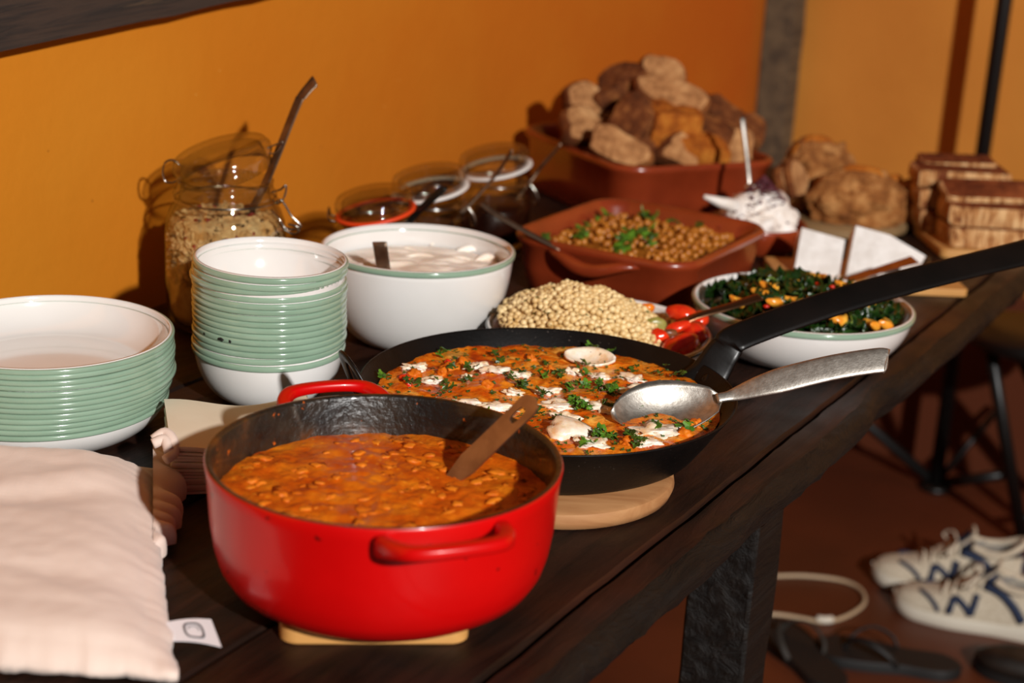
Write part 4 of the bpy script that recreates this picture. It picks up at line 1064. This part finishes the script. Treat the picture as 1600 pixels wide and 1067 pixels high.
kn = empty('cheese_knife', dep(1380, 440, 2.185), 'black-handled steel knife lying on the cheese board', 'knife')
kb = kn.location.copy(); kn.location.z = TZ + 0.018; kb = kn.location.copy(); ke = dep(1450, 404, 2.275) - kb; ke.z = 0.008; kd = ke.normalized()
obj('handle', tube(cr([Vector((0, 0, 0)), ke * 0.5, ke], 6), [.005, .006, .0065, .007, .007, .0065, .0065, .0065, .007, .007, .0075, .007, .005], 10), M['blackmetal'], kn)
obj('bolster', tube([-kd * 0.010, kd * 0.002], 0.0062, 10), M['steel'], kn)
obj('blade', strip([-kd * 0.008, -kd * 0.05, -kd * 0.075], [.011, .013, .004], .0018, (0, -.4, 1)), M['steel'], kn)
spoon_obj('kale_spoon', [V(0.392, 1.94, 0.058), dep(1322, 439, 2.0), dep(1380, 420, 2.06), dep(1424, 407, 2.10), dep(1429, 406, 2.105)], (0.006, 0.019), 0.0026, (-0.15, -0.7, 1), M['coppery'], 'broad bronze-toned spoon handle leaning out of the kale bowl', bowl=(0.05, 0.034, .006))

# ================================================================== tall clip jar of muesli
JC = V(-0.352, 1.870, 0)
jar = empty('clip_jar', JC, 'tall clip-top glass jar of muesli with its lid ajar', 'jar')
jo = [(0, 0.0), (0.058, 0.0), (0.066, 0.004), (0.070, 0.014), (0.072, 0.05), (0.072, 0.112), (0.0705, 0.130), (0.066, 0.143), (0.0605, 0.152), (0.058, 0.158), (0.0605, 0.160), (0.0615, 0.163), (0.0605, 0.166), (0.0575, 0.168), (0.0565, 0.176), (0.0575, 0.180)]
ji = [(0.0545, 0.181), (0.0525, 0.176), (0.054, 0.158), (0.062, 0.142), (0.0675, 0.126), (0.069, 0.10), (0.069, 0.02), (0.062, 0.008), (0, 0.007)]
obj('jar_glass', lathe(jo + ji, 72), M['glass'], jar)
def lid_geo(R):
    return lathe([(0, 0.026), (R * .80, 0.0265), (R * .93, 0.024), (R, 0.018), (R * 1.01, 0.011), (R * .95, 0.008), (R * .93, -0.004), (R * .88, -0.006), (R * .86, 0.006), (R * .82, 0.019), (0, 0.021)], 64)
lid = obj('lid', lid_geo(0.0600), M['glass'], jar, (0.001, -0.004, 0.193), (math.radians(9), math.radians(-15), 0))
lid['label'] = 'clear glass lid tilted open'
def wire(name, pts, parent, r=0.0013, closed=False): return obj(name, tube(cr(pts, 5, closed), r, 8, closed), M['wire'], parent)
wire('neck_wire', [Vector((0.0615 * math.cos(a), 0.0615 * math.sin(a), 0.157)) for a in [2 * PI * k / 24 for k in range(24)]], jar, 0.0014, True)
jl = JC
def jp(px, py, yy): return dep(px, py, yy) - JC
wire('hinge_wire', [jp(281, 278, 1.86), jp(270, 285, 1.86), jp(258, 283, 1.86), jp(254, 268, 1.86), jp(258, 254, 1.86), jp(270, 250, 1.86), jp(281, 258, 1.86)], jar)
wire('clasp_wire', [jp(425, 300, 1.84), jp(438, 296, 1.835), jp(447, 290, 1.835), jp(444, 308, 1.835), jp(434, 318, 1.835), jp(426, 312, 1.84)], jar)
wire('clasp_wire', [jp(430, 318, 1.835), jp(437, 312, 1.83), jp(444, 318, 1.83), jp(456, 338, 1.83), jp(470, 352, 1.83), jp(464, 358, 1.83), jp(446, 356, 1.83), jp(436, 342, 1.83), jp(424, 328, 1.835)], jar)
wire('clasp_wire', [jp(440, 356, 1.83), jp(456, 365, 1.83), jp(466, 362, 1.83), jp(464, 354, 1.83), jp(450, 350, 1.83)], jar)
wire('lid_wire', [jp(420, 240, 1.86), jp(432, 238, 1.86), jp(442, 222, 1.86), jp(430, 226, 1.86), jp(418, 232, 1.86)], jar, 0.001)
ms = obj('muesli', lathe([(0, 0.009), (0.060, 0.010), (0.066, 0.022), (0.0672, 0.10), (0.065, 0.124), (0.060, 0.133), (0.045, 0.139), (0, 0.140)], 48), M['oat'], None, JC, kind='stuff')
tag(ms, 'oat muesli with seeds and dried berries inside the tall jar', 'muesli')
rs = random.Random(51); sets = {0: [], 1: [], 2: []}
fl = lathe([(0, -0.0006), (0.0038, -0.0005), (0.0045, 0), (0.0038, 0.0005), (0, 0.0006)], 8)
def oriented(p, nrm, spin, tilt):
    q = Vector((0, 0, 1)).rotation_difference((nrm + Vector((rs.uniform(-tilt, tilt), rs.uniform(-tilt, tilt), rs.uniform(-tilt, tilt)))).normalized())
    return Matrix.Translation(p) @ q.to_matrix().to_4x4() @ Matrix.Rotation(spin, 4, 'Z')
for k in range(1500):
    if rs.random() < 0.70:
        a = rs.uniform(-PI, 0.15); z = rs.uniform(0.06, 0.128); R = 0.0672 if z < 0.11 else 0.0672 - (z - 0.11) * 0.25
        p = Vector((R * math.cos(a), R * math.sin(a), z)); nn = Vector((math.cos(a), math.sin(a), 0.1))
    else:
        a, rr = rs.uniform(0, 6.28), 0.061 * math.sqrt(rs.random()); p = Vector((rr * math.cos(a), rr * math.sin(a), 0.139 - 0.010 * (rr / 0.06) ** 3 + rs.uniform(0, .004))); nn = Vector((0, 0, 1))
    w_ = rs.random(); s_ = 0 if w_ < 0.88 else 1 if w_ < 0.95 else 2
    q = rs.uniform(.7, 1.25); sets[s_].append(xf(fl, oriented(p, nn, rs.uniform(0, 6), 0.75) @ Matrix.Diagonal((q * 1.25, q * .85, q * (1 if s_ == 0 else 3), 1))))
for k, (nm, mt) in enumerate((('oat_flakes', 'oat'), ('seeds', 'oatdark'), ('dried_berries', 'berry'))):
    obj(nm, join(sets[k]), M[mt], ms, kind='stuff')
spoon_obj('jar_spoon', [V(-0.340, 1.870, 0.110), dep(412, 292, 1.872), dep(462, 168, 1.880), dep(472, 150, 1.884), dep(488, 131, 1.890), dep(493, 127, 1.890)], (0.011, 0.0165), 0.0026, (-0.55, -0.72, 0.15), M['darksteel'], 'long dark steel spoon with bent end standing in the tall jar')

# ================================================================== three low clip jars
def low_jar(px, py, zlid, R, gasket, fill, lab, slab_, tilt, open_):
    c = on(px, py, zlid); c.z = TZ
    j = empty('low_clip_jar', c, lab, 'jar', 'low clip jars of spread')
    h = zlid - 0.022
    obj('jar_glass', lathe([(0, 0), (R * .86, 0), (R * .98, 0.006), (R * 1.06, 0.02), (R * 1.08, h * .6), (R * 1.04, h * .78), (R * .95, h * .88), (R * 1.0, h * .91), (R * .98, h * .95), (R * .93, h), (R * .88, h), (R * .90, h * .87), (R * 1.02, h * .6), (R * 1.0, 0.02), (R * .84, 0.007), (0, 0.006)], 56), M['glass'], j)
    s = obj('spread', lathe([(0, 0.007), (R * .84, 0.008), (R * .99, 0.02), (R * 1.01, h * .55), (R * .9, h * .62), (0, h * .60)], 40), fill, None, c)
    tag(s, slab_, 'spread')
    ldo = obj('lid', lid_geo(R * 1.02), M['glass'], j, (0, 0, zlid - 0.016 + open_), tilt)
    obj('gasket', lathe(ringprof(R * .99, 0.002, 0.0052 if gasket is M['gasketwhite'] else 0.004, 0.0026), 56, True), gasket, j, (0, 0, zlid - 0.018 + open_), tilt)
    wire('neck_wire', [Vector((R * .99 * math.cos(a), R * .99 * math.sin(a), h * .93)) for a in [2 * PI * k / 20 for k in range(20)]], j, 0.0014, True)
    wire('clasp_wire', [Vector((R * 1.0, -.006, h * .93)), Vector((R * 1.22, -.008, h * .80)), Vector((R * 1.28, -.008, h * .66)), Vector((R * 1.16, .006, h * .62)), Vector((R * 1.12, .008, h * .78)), Vector((R * 1.0, .006, h * .93))], j)
    wire('hinge_wire', [Vector((-R * 1.0, -.012, h * .93)), Vector((-R * 1.2, -.012, h * .96)), Vector((-R * 1.22, 0, h * 1.08)), Vector((-R * 1.2, .012, h * .96)), Vector((-R * 1.0, .012, h * .93))], j)
    return c
c1 = low_jar(588, 312, 0.126, 0.0505, M['gasketred'], M['peanut'], 'low clip jar with orange rubber ring, nearest the big bowl', 'brown spread inside the orange-ringed low jar', (math.radians(5), math.radians(-10), 0), 0.0)
c2 = low_jar(673, 283, 0.126, 0.0505, M['gasketwhite'], M['jam'], 'low clip jar with white ring, middle of the three', 'dark jam inside the middle low jar', (math.radians(6), math.radians(-11), 0), 0.004)
c3 = low_jar(775, 252, 0.126, 0.0510, M['gasketwhite'], M['jam'], 'low clip jar with white ring, beside the bread dish', 'dark jam inside the low jar by the bread dish', (math.radians(6), math.radians(-11), 0), 0.006)
spoon_obj('jar_knife', [c1 + Vector((0.02, -0.01, 0.06)), dep(642, 343, 2.03), dep(670, 315, 2.01), dep(690, 296, 2.0), dep(693, 293, 2.0)], (0.009, 0.013), 0.004, (-0.3, -0.8, 0.4), M['blackmetal'], 'black spreading knife handle leaning out of the orange-ringed jar', cat='knife')
spoon_obj('spread_spoon', [c2 + Vector((0.03, -0.02, 0.07)), dep(764, 286, 2.16), dep(785, 258, 2.15), dep(800, 234, 2.14)], (0.004, 0.0065), 0.002, (-0.3, -0.8, 0.4), M['darksteel'], 'thin spoon leaning out of the middle low jar')
spoon_obj('spread_spoon', [c3 + Vector((0.03, -0.02, 0.07)), dep(838, 270, 2.33), dep(858, 246, 2.32), dep(876, 224, 2.31)], (0.004, 0.0065), 0.002, (-0.3, -0.8, 0.4), M['darksteel'], 'thin spoon leaning out of the low jar by the bread dish')

# ================================================================== paper napkins
nA = Vector((0.034, -0.125, 0)).normalized(); nB = Vector((-nA.y, nA.x, 0))      # nA towards the room, nB to the right
NP = on(258, 628, 0.045); NP.z = TZ
def napkin_geo(k, n_all, t=0.0028):
    nx, ny = 18, 12; L, W = 0.138, 0.128; lay = []
    f = (k + 1) / n_all
    for off in (0, t * 0.86):
        for i in range(nx + 1):
            for j in range(ny + 1):
                a, b_ = i / nx, j / ny
                wv = 0.011 * f * (math.cos(a * 2 * PI * 0.85) * 0.55) * (1 - 0.35 * b_) + 0.004 * f * math.sin(b_ * 2.2 + a)
                lay.append(nB * (a * L + 0.0012 * math.sin(k * 2.1)) + nA * (b_ * W + 0.0012 * math.sin(k * 3.7)) + Vector((0, 0, k * t + off + max(wv, -0.006 * f))))
    m = (nx + 1) * (ny + 1); fs = []
    for i in range(nx):
        for j in range(ny):
            a = i * (ny + 1) + j; fs.append((a, a + 1, a + ny + 2, a + ny + 1)); fs.append((m + a, m + a + ny + 1, m + a + ny + 2, m + a + 1))
    brd = list(range(ny + 1)) + [i * (ny + 1) + ny for i in range(1, nx + 1)] + [nx * (ny + 1) + j for j in range(ny - 1, -1, -1)] + [i * (ny + 1) for i in range(nx - 1, 0, -1)]
    for q in range(len(brd)):
        a, c = brd[q], brd[(q + 1) % len(brd)]; fs.append((a, c, c + m, a + m))
    return lay, fs
for k in range(15):
    o = obj('paper_napkin', napkin_geo(k, 15), M['napkin'], None, NP + Vector((0, 0, 0.0008)), sharp=40)
    tag(o, 'top cream paper napkin with a wavy surface, behind the red casserole' if k == 14 else 'cream paper napkin in the stack behind the red casserole', 'napkin', 'stack of paper napkins')

# ================================================================== linen cloth
cor = {(0, 0): V(-0.60, 1.015, 0), (1, 0): V(-0.226, 1.012, 0), (0, 1): V(-0.66, 1.350, 0), (1, 1): V(-0.322, 1.362, 0)}
CB = V(-0.45, 1.19, 0)
def cloth_geo():
    nx, ny = 90, 80; top, bot = [], []
    for j in range(ny + 1):
        for i in range(nx + 1):
            a, b_ = i / nx, j / ny
            p = cor[0, 0].lerp(cor[1, 0], a).lerp(cor[0, 1].lerp(cor[1, 1], a), b_)
            ea, eb = 1 - a, min(b_, 1 - b_)
            # ruffled outline
            if a > 0.0:
                pin = 0.003 * math.sin(PI * b_) ** 0.7 * a ** 4; p.x -= pin
            p.x += a ** 3 * (0.0045 * noise.noise(Vector((b_ * 16, 1, 0))) + 0.0025 * noise.noise(Vector((b_ * 45, 3, 0))))
            p.y += (0.0045 * noise.noise(Vector((a * 15, 5, b_ > .5))) + 0.0025 * noise.noise(Vector((a * 45, 8, b_ > .5)))) * abs(2 * b_ - 1) ** 3
            e = min(1, ea / 0.20) if a > .5 else 1; e2 = min(1, eb / 0.12)
            puff = (e * (2 - e)) ** 0.8 * (e2 * (2 - e2)) ** 0.8
            h = 0.009 + 0.020 * puff + 0.012 * puff * b_ + 0.010 * b_
            wr = 0.0026 * noise.noise(Vector((a * 3.0 + b_ * 2.4, b_ * 6, 2))) + 0.0012 * noise.noise(Vector((a * 9 + b_ * 5, b_ * 12, 6))) + 0.0005 * noise.noise(Vector((a * 30, b_ * 34, 6)))
            wr += (0.0035 * math.exp(-((b_ - 0.66 - 0.30 * (a - 0.5)) / 0.05) ** 2) - 0.0035 * math.exp(-((b_ - 0.58 - 0.30 * (a - 0.5)) / 0.05) ** 2)) * a * min(1, ea * 6)
            seam = -0.0012 * math.exp(-((ea - 0.045) / 0.010) ** 2) - 0.0012 * math.exp(-((eb - 0.045) / 0.010) ** 2)
            pk = 0.0035 * abs(noise.noise(Vector((b_ * 26, 2, 2)))) * math.exp(-(ea / 0.05) ** 2) + 0.0035 * abs(noise.noise(Vector((a * 26, 4, b_ > .5)))) * math.exp(-(eb / 0.05) ** 2)
            z = h + wr * (0.4 + puff) + seam + pk
            top.append(p + Vector((0, 0, z)) - CB); bot.append(p + Vector((0, 0, max(0.0012, min(z - 0.004, 0.004 + 0.003 * noise.noise(Vector((a * 20, b_ * 20, 1))))))) - CB)
    m = len(top); fs = []
    for j in range(ny):
        for i in range(nx):
            a = j * (nx + 1) + i; fs.append((a, a + 1, a + nx + 2, a + nx + 1)); fs.append((m + a, m + a + nx + 1, m + a + nx + 2, m + a + 1))
    brd = list(range(nx + 1)) + [j * (nx + 1) + nx for j in range(1, ny + 1)] + [ny * (nx + 1) + i for i in range(nx - 1, -1, -1)] + [j * (nx + 1) for j in range(ny - 1, 0, -1)]
    for q in range(len(brd)):
        a, c = brd[q], brd[(q + 1) % len(brd)]; fs.append((a, c, c + m, a + m))
    return top + bot, fs
cl_root = empty('linen_bag', CB, 'pale undyed linen bag lying crumpled at the front left corner', 'bag')
obj('cloth', cloth_geo(), M['linen'], cl_root)
# gathered drawstring edge at the back right corner
def gather():      # pleated cuff hanging down at the drawstring side
    P0, P1 = on(238, 690, 0.038) - CB, on(238, 850, 0.020) - CB; nq, nv = 90, 9; vs, fs = [], []
    for lay in (0, 1):
        for i in range(nq + 1):
            q = i / nq; base = P0.lerp(P1, q); wv = math.sin(q * 46 + 3 * math.sin(q * 9)); w2 = math.sin(q * 23 + 1.0)
            for j in range(nv + 1):
                v = j / nv; drop = (base.z - 0.004) * v ** 1.2
                vs.append(Vector((base.x + 0.002 + (0.026 - 0.010 * q) * math.sin(v * 1.9) * (1 - q ** 6) + 0.0042 * wv * min(1, v * 2) + 0.002 * w2 * v - lay * 0.0014, base.y + 0.003 * w2 * v, base.z - drop + 0.003 * math.sin(v * PI) * (1 + wv))))
    m = (nq + 1) * (nv + 1)
    for i in range(nq):
        for j in range(nv):
            a = i * (nv + 1) + j; fs.append((a, a + 1, a + nv + 2, a + nv + 1)); fs.append((m + a, m + a + nv + 1, m + a + nv + 2, m + a + 1))
    return vs, fs
obj('gathered_edge', gather(), M['linen'], cl_root)
kp = on(248, 690, 0.05) - CB
obj('drawstring_knot', join([tube(cr([kp + Vector((-.006, .004, 0)), kp + Vector((.004, .008, .006)), kp + Vector((.013, .0, .002)), kp + Vector((.016, -.010, -.006)), kp + Vector((.010, -.018, -.010))], 5), 0.0048, 10),
                             tube(cr([kp + Vector((-.004, -.006, 0)), kp + Vector((.006, -.002, .003)), kp + Vector((.012, -.012, -.004))], 5), 0.005, 10)]), M['linen'], cl_root)
# tail of the corner and the sewn label
t0, t1, t2, t3 = [on(px, py, z) - CB for px, py, z in ((262, 1001, 0.008), (346, 1011, 0.006), (330, 968, 0.010), (254, 973, 0.012))]
def tagp(a, b_, dz=0.0): 
    p = t0.lerp(t1, a).lerp(t3.lerp(t2, a), b_); p = p + Vector((0, 0, dz + 0.002 * math.sin(a * 3))); return p
vs = [tagp(i / 8, j / 4) for j in range(5) for i in range(9)] + [tagp(i / 8, j / 4, -0.0006) for j in range(5) for i in range(9)]
fs = [(j * 9 + i, j * 9 + i + 1, j * 9 + i + 10, j * 9 + i + 9) for j in range(4) for i in range(8)]; fs += [tuple(45 + q for q in f[::-1]) for f in fs]
lab = obj('sewn_label', (vs, fs), M['tag'], cl_root)
def arch(s, dz):   # the printed emblem: a rounded loaf outline
    out = []
    for k in range(25):
        q = 2 * PI * k / 25; x = 0.56 + 0.20 * s * math.copysign(abs(math.cos(q)) ** 0.6, math.cos(q)); y = 0.48 + 0.34 * s * math.copysign(abs(math.sin(q)) ** 0.7, math.sin(q))
        out.append(tagp(x, y, dz))
    return out
a_, b_ = arch(1.0, 0.0005), arch(0.78, 0.0005); obj('printed_emblem', (a_ + b_, [(k, (k + 1) % 25, 25 + (k + 1) % 25, 25 + k) for k in range(25)]), M['ink'], lab)
a_, b_ = arch(0.55, 0.0005), arch(0.46, 0.0005); obj('printed_emblem', (a_ + b_, [(k, (k + 1) % 25, 25 + (k + 1) % 25, 25 + k) for k in range(12)]), M['ink'], lab)

# ================================================================== beyond the table
# tall black stand against the far wall
st = empty('metal_stand', ST(3.45, -0.818, -TZ), 'tall black metal pole stand with angled feet by the far wall', 'stand', rot=(0, 0, ANG))
obj('pole', tube([(0, 0, 0.0), (0, 0, 2.3)], 0.0165, 14), M['blackmetal'], st)
obj('foot_strut', tube([(0, 0, 0.015), (0, 0.52, 0.32)], 0.0125, 10), M['blackmetal'], st)
obj('foot_strut', tube([(0, 0, 0.012), (-0.02, -0.16, 0.085)], 0.0125, 10), M['blackmetal'], st)
obj('foot_strut', tube([(0, 0.0, 0.012), (0.10, -0.10, 0.20)], 0.008, 10), M['blackmetal'], st)
obj('foot_plate', lathe([(0, 0), (0.035, 0), (0.036, 0.008), (0.03, 0.014), (0, 0.014)], 20), M['blackmetal'], st)
# black stool
sc = Vector((1.06, 3.08, 0)); stool = empty('metal_stool', sc, 'black metal stool with splayed legs beyond the table end', 'stool')
obj('seat', lathe([(0, 0.455), (0.13, 0.455), (0.143, 0.462), (0.146, 0.475), (0.14, 0.486), (0, 0.482)], 40), M['blackmetal'], stool)
for (fx, fy, tx, ty) in ((1.107, 3.125, 0.955, 3.06), (1.30, 3.22, 1.02, 3.14), (1.22, 2.94, 1.10, 3.00)):
    obj('leg', tube([(fx - sc.x, fy - sc.y, 0.008), (tx - sc.x, ty - sc.y, 0.458)], 0.0135, 12), M['blackmetal'], stool)
obj('stretcher', tube([(1.09 - sc.x, 3.12 - sc.y, 0.06), (1.26 - sc.x, 3.20 - sc.y, 0.06)], 0.008, 8), M['blackmetal'], stool)

# ------------------------------------------------------------------ shoes
def shoe(loc, rz, lab):
    root = empty('sneaker', loc, lab, 'shoe', 'pair of cream sneakers', (0, 0, rz))
    L = 0.285
    # half widths and heights along the shoe, toe at x=0
    xs = [0.0, 0.012, 0.035, 0.07, 0.11, 0.15, 0.19, 0.23, 0.262, 0.280, 0.285]
    hw = [0.006, 0.026, 0.040, 0.047, 0.049, 0.044, 0.037, 0.035, 0.033, 0.024, 0.012]
    so = [Vector((x, w_ * 1.05, 0)) for x, w_ in zip(xs, hw)] + [Vector((x, -w_ * 1.0, 0)) for x, w_ in zip(xs[::-1], hw[::-1])]
    so = cr(so, 3, True)
    def zl(x, z): return z + 0.010 * max(0, 1 - x / 0.05) ** 2 + (0.006 * max(0, (x - 0.2) / 0.085) if z > 0.01 else 0)
    obj('sole', loft([[Vector((v.x * .98 + .003, v.y * .94, zl(v.x, 0.0))) for v in so], [Vector((v.x, v.y * 1.02, zl(v.x, .006))) for v in so], [Vector((v.x, v.y * 1.04, zl(v.x, .018))) for v in so], [Vector((v.x, v.y * .99, zl(v.x, .027))) for v in so]]), M['sole'], root, sharp=50)
    top = [0.034, 0.046, 0.054, 0.060, 0.072, 0.088, 0.104, 0.100, 0.100, 0.102, 0.098]
    loops = []
    for x, w_, t in zip(xs, hw, top):
        l = []
        for k in range(17):
            a = PI * k / 16; c, s_ = math.cos(a), math.sin(a)
            op = 1.0
            z = 0.024 + (t - 0.024) * s_ ** 0.75; y = w_ * 0.98 * math.copysign(abs(c) ** 0.6, c) * (1 - 0.25 * s_ * min(1, x / 0.15))
            if x > 0.165: z = min(z, 0.024 + (t - 0.024) * min(1, 1.15 * (1 - max(0, s_ - 0.80) * 3.2)))
            l.append(Vector((x, y, z)))
        loops.append(l)
    fine = []
    for k in range(17):
        fine.append(cr([l[k] for l in loops], 3))
    nl = len(fine[0]); vs = [fine[k][i] for i in range(nl) for k in range(17)]
    fs = [(i * 17 + k, i * 17 + k + 1, (i + 1) * 17 + k + 1, (i + 1) * 17 + k) for i in range(nl - 1) for k in range(16)] + [tuple(range(17)), tuple((nl - 1) * 17 + k for k in range(17))]
    obj('upper', (vs, fs), M['shoemesh'], root)
    def surf(x, a, d=0.0012):
        i = 0
        while i < len(xs) - 2 and xs[i + 1] < x: i += 1
        q = (x - xs[i]) / (xs[i + 1] - xs[i]); w_ = hw[i] + (hw[i + 1] - hw[i]) * q; t = top[i] + (top[i + 1] - top[i]) * q
        c, s_ = math.cos(a), math.sin(a); n = Vector((0, c, s_ * 0.6)).normalized()
        return Vector((x, w_ * 0.98 * math.copysign(abs(c) ** 0.6, c) * (1 - 0.25 * s_ * min(1, x / 0.15)), 0.024 + (t - 0.024) * s_ ** 0.75)) + n * d
    def band(pts, w_, mat, nm, d=0.0022): 
        return obj(nm, tube(cr([surf(x, a, d) for x, a in pts], 4), w_, 8), mat, root)
    for side in (0.0, PI):
        sg = 1 if side == 0 else -1
        A = lambda a: a if side == 0 else PI - a
        band([(0.050, A(1.25)), (0.064, A(0.9)), (0.078, A(0.5)), (0.090, A(0.12))], 0.0045, M['navy'], 'seam_stripe', 0.0012)
        band([(0.165, A(1.18)), (0.196, A(0.75)), (0.222, A(0.42)), (0.240, A(0.12))], 0.0085, M['navy'], 'eyestay_stripe', 0.0)
        # the letter on the side
        def LN(a, b_): return surf(0.100 + 0.060 * a + 0.008 * b_, A(0.08 + 0.74 * b_), 0.0006)
        for nm, pa, pb in (('letter_n', (0.12, 0.05), (0.12, 0.95)), ('letter_n', (0.12, 0.95), (0.78, 0.05)), ('letter_n', (0.78, 0.05), (0.78, 0.95))):
            obj(nm, tube([LN(pa[0] + (pb[0] - pa[0]) * k / 5, pa[1] + (pb[1] - pa[1]) * k / 5) for k in range(6)], 0.0066, 8), M['navy'], root)
    obj('tongue', strip(cr([Vector((0.115, 0, 0.078)), Vector((0.150, 0, 0.096)), Vector((0.176, 0, 0.118)), Vector((0.186, 0, 0.136))], 5), 0.042, 0.006, (-0.6, 0, 1)), M['shoe'], root)
    obj('tongue_tip', strip(cr([Vector((0.152, 0, 0.1015)), Vector((0.170, 0, 0.1175)), Vector((0.178, 0, 0.127))], 4), 0.030, 0.003, (-0.6, 0, 1)), M['navy'], root)
    for k in range(5):
        x = 0.092 + 0.016 * k
        obj('lace', tube(cr([surf(x, 1.05, .003), surf(x + .004, PI / 2, .006), surf(x, PI - 1.05, .003)], 5), 0.0032, 8), M['lace'], root)
    for s_ in (-1, 1):
        obj('lace_bow', tube(cr([Vector((0.155, 0, 0.108)), Vector((0.150, s_ * .03, .112)), Vector((0.135, s_ * .05, .098)), Vector((0.142, s_ * .035, .090)), Vector((0.155, 0, .105))], 5), 0.0025, 8), M['lace'], root)
    col = [Vector((0.182, 0.026, 0.108)), Vector((0.21, 0.031, 0.098)), Vector((0.245, 0.030, 0.100)), Vector((0.276, 0.016, 0.116)), Vector((0.282, 0, 0.120)), Vector((0.276, -0.016, 0.116)), Vector((0.245, -0.030, 0.100)), Vector((0.21, -0.031, 0.098)), Vector((0.182, -0.026, 0.108))]
    obj('collar', tube(cr(col, 5), 0.0062, 10), M['shoe'], root)
    obj('lining', loft([[Vector((0.232 + 0.040 * math.cos(2 * PI * k / 20), 0.024 * math.sin(2 * PI * k / 20), 0.088)) for k in range(20)], [Vector((0.232 + 0.046 * math.cos(2 * PI * k / 20), 0.029 * math.sin(2 * PI * k / 20), 0.101)) for k in range(20)]], True, False), M['greylining'], root)
    obj('heel_panel', blob(0.010, 0.020, 0.030, .05, 1, 2, 2), M['navy'], root, (0.280, 0, 0.066))
    return root
shz = math.atan2(-0.36, 0.93)
shoe(Vector((0.762, 2.800, 0.0)), shz, 'nearer cream sneaker with a navy letter N on its side')
shoe(Vector((0.742, 2.912, 0.0)), shz + 0.22, 'farther cream sneaker, mostly behind the nearer one')
# cord on the floor
cp = [on(px, py, -TZ + .004) for px, py in ((1150, 955), (1220, 961), (1262, 968), (1290, 972), (1325, 962), (1350, 943), (1345, 922), (1318, 908), (1270, 901), (1225, 900), (1160, 905), (1120, 930))]
cpo = Vector((cp[3].x, cp[3].y, 0)); cdr = empty('floor_cord', cpo, 'thin pale cord looped on the floor beside the sneakers', 'cord')
cpl = [Vector((p.x, p.y, 0.0045)) - cpo for p in cp]
obj('cord', tube(cr(cpl, 6, True), 0.0042, 8, True), M['cord'], cdr)
obj('cord_joint', tube(cr([cpl[3] + Vector((-0.016, 0.004, 0.003)), cpl[3] + Vector((0, 0, .004)), cpl[3] + Vector((0.012, 0.006, .003))], 4), 0.0075, 10), M['sole'], cdr)
# flip-flops and a dark shoe
def flipflop(loc, rz, lab, col_):
    root = empty('flip_flop', loc, lab, 'sandal', None, (0, 0, rz)); 
    out = cr([Vector((0, 0.0, 0)), Vector((0.03, 0.043, 0)), Vector((0.09, 0.050, 0)), Vector((0.16, 0.036, 0)), Vector((0.23, 0.036, 0)), Vector((0.262, 0.0, 0)), Vector((0.23, -0.034, 0)), Vector((0.16, -0.034, 0)), Vector((0.09, -0.044, 0)), Vector((0.03, -0.040, 0))], 4, True)
    obj('sole', loft([[Vector((v.x, v.y, 0)) for v in out], [Vector((v.x, v.y, 0.016)) for v in out], [Vector((v.x * .99 + .001, v.y * .97, 0.019)) for v in out]]), M['rubber'], root, sharp=50)
    for s_ in (-1, 1):
        obj('strap', strip(cr([Vector((0.055, 0, 0.019)), Vector((0.070, s_ * .012, .044)), Vector((0.10, s_ * .034, .052)), Vector((0.135, s_ * .043, .036)), Vector((0.150, s_ * .036, .016))], 5), 0.011, 0.005, (-.3, s_ * .5, 1)), col_, root)
    obj('toe_post', tube([(0.055, 0, 0.016), (0.055, 0, 0.026)], 0.004, 8), col_, root)
    return root
flipflop(Vector((0.575, 2.600, 0)), math.atan2(-0.20, 0.9), 'black flip-flop lying in front of the cord loop', M['rubber'])
flipflop(Vector((0.500, 2.690, 0)), math.atan2(-0.9, 0.35), 'dark flip-flop half hidden behind the table leg', M['strapgrey'])
ds = empty('dark_shoe', Vector((0.86, 2.585, 0)), 'low black leather shoe at the bottom right corner', 'shoe', rot=(0, 0, -0.45))
ol = [Vector((0, 0, 0)), Vector((0.03, .038, 0)), Vector((.09, .047, 0)), Vector((.17, .038, 0)), Vector((.25, .034, 0)), Vector((.275, 0, 0)), Vector((.25, -.034, 0)), Vector((.17, -.036, 0)), Vector((.09, -.044, 0)), Vector((.03, -.036, 0))]
ol = cr(ol, 4, True)
obj('sole', loft([[Vector((v.x, v.y, 0)) for v in ol], [Vector((v.x, v.y, .016)) for v in ol]]), M['rubber'], ds, sharp=50)
obj('upper', loft([[Vector((v.x * .98 + .002, v.y * .97, .016)) for v in ol], [Vector((v.x * .97 + .004, v.y * .92, .032)) for v in ol], [Vector((v.x * .86 + .03, v.y * .75, .046 + .02 * max(0, v.x - .08) / .2)) for v in ol], [Vector((v.x * .62 + .095, v.y * .55, .052 + .03 * max(0, v.x - .05) / .2)) for v in ol], [Vector((v.x * .58 + .105, v.y * .5, .040)) for v in ol]]), M['darkleather'], ds)
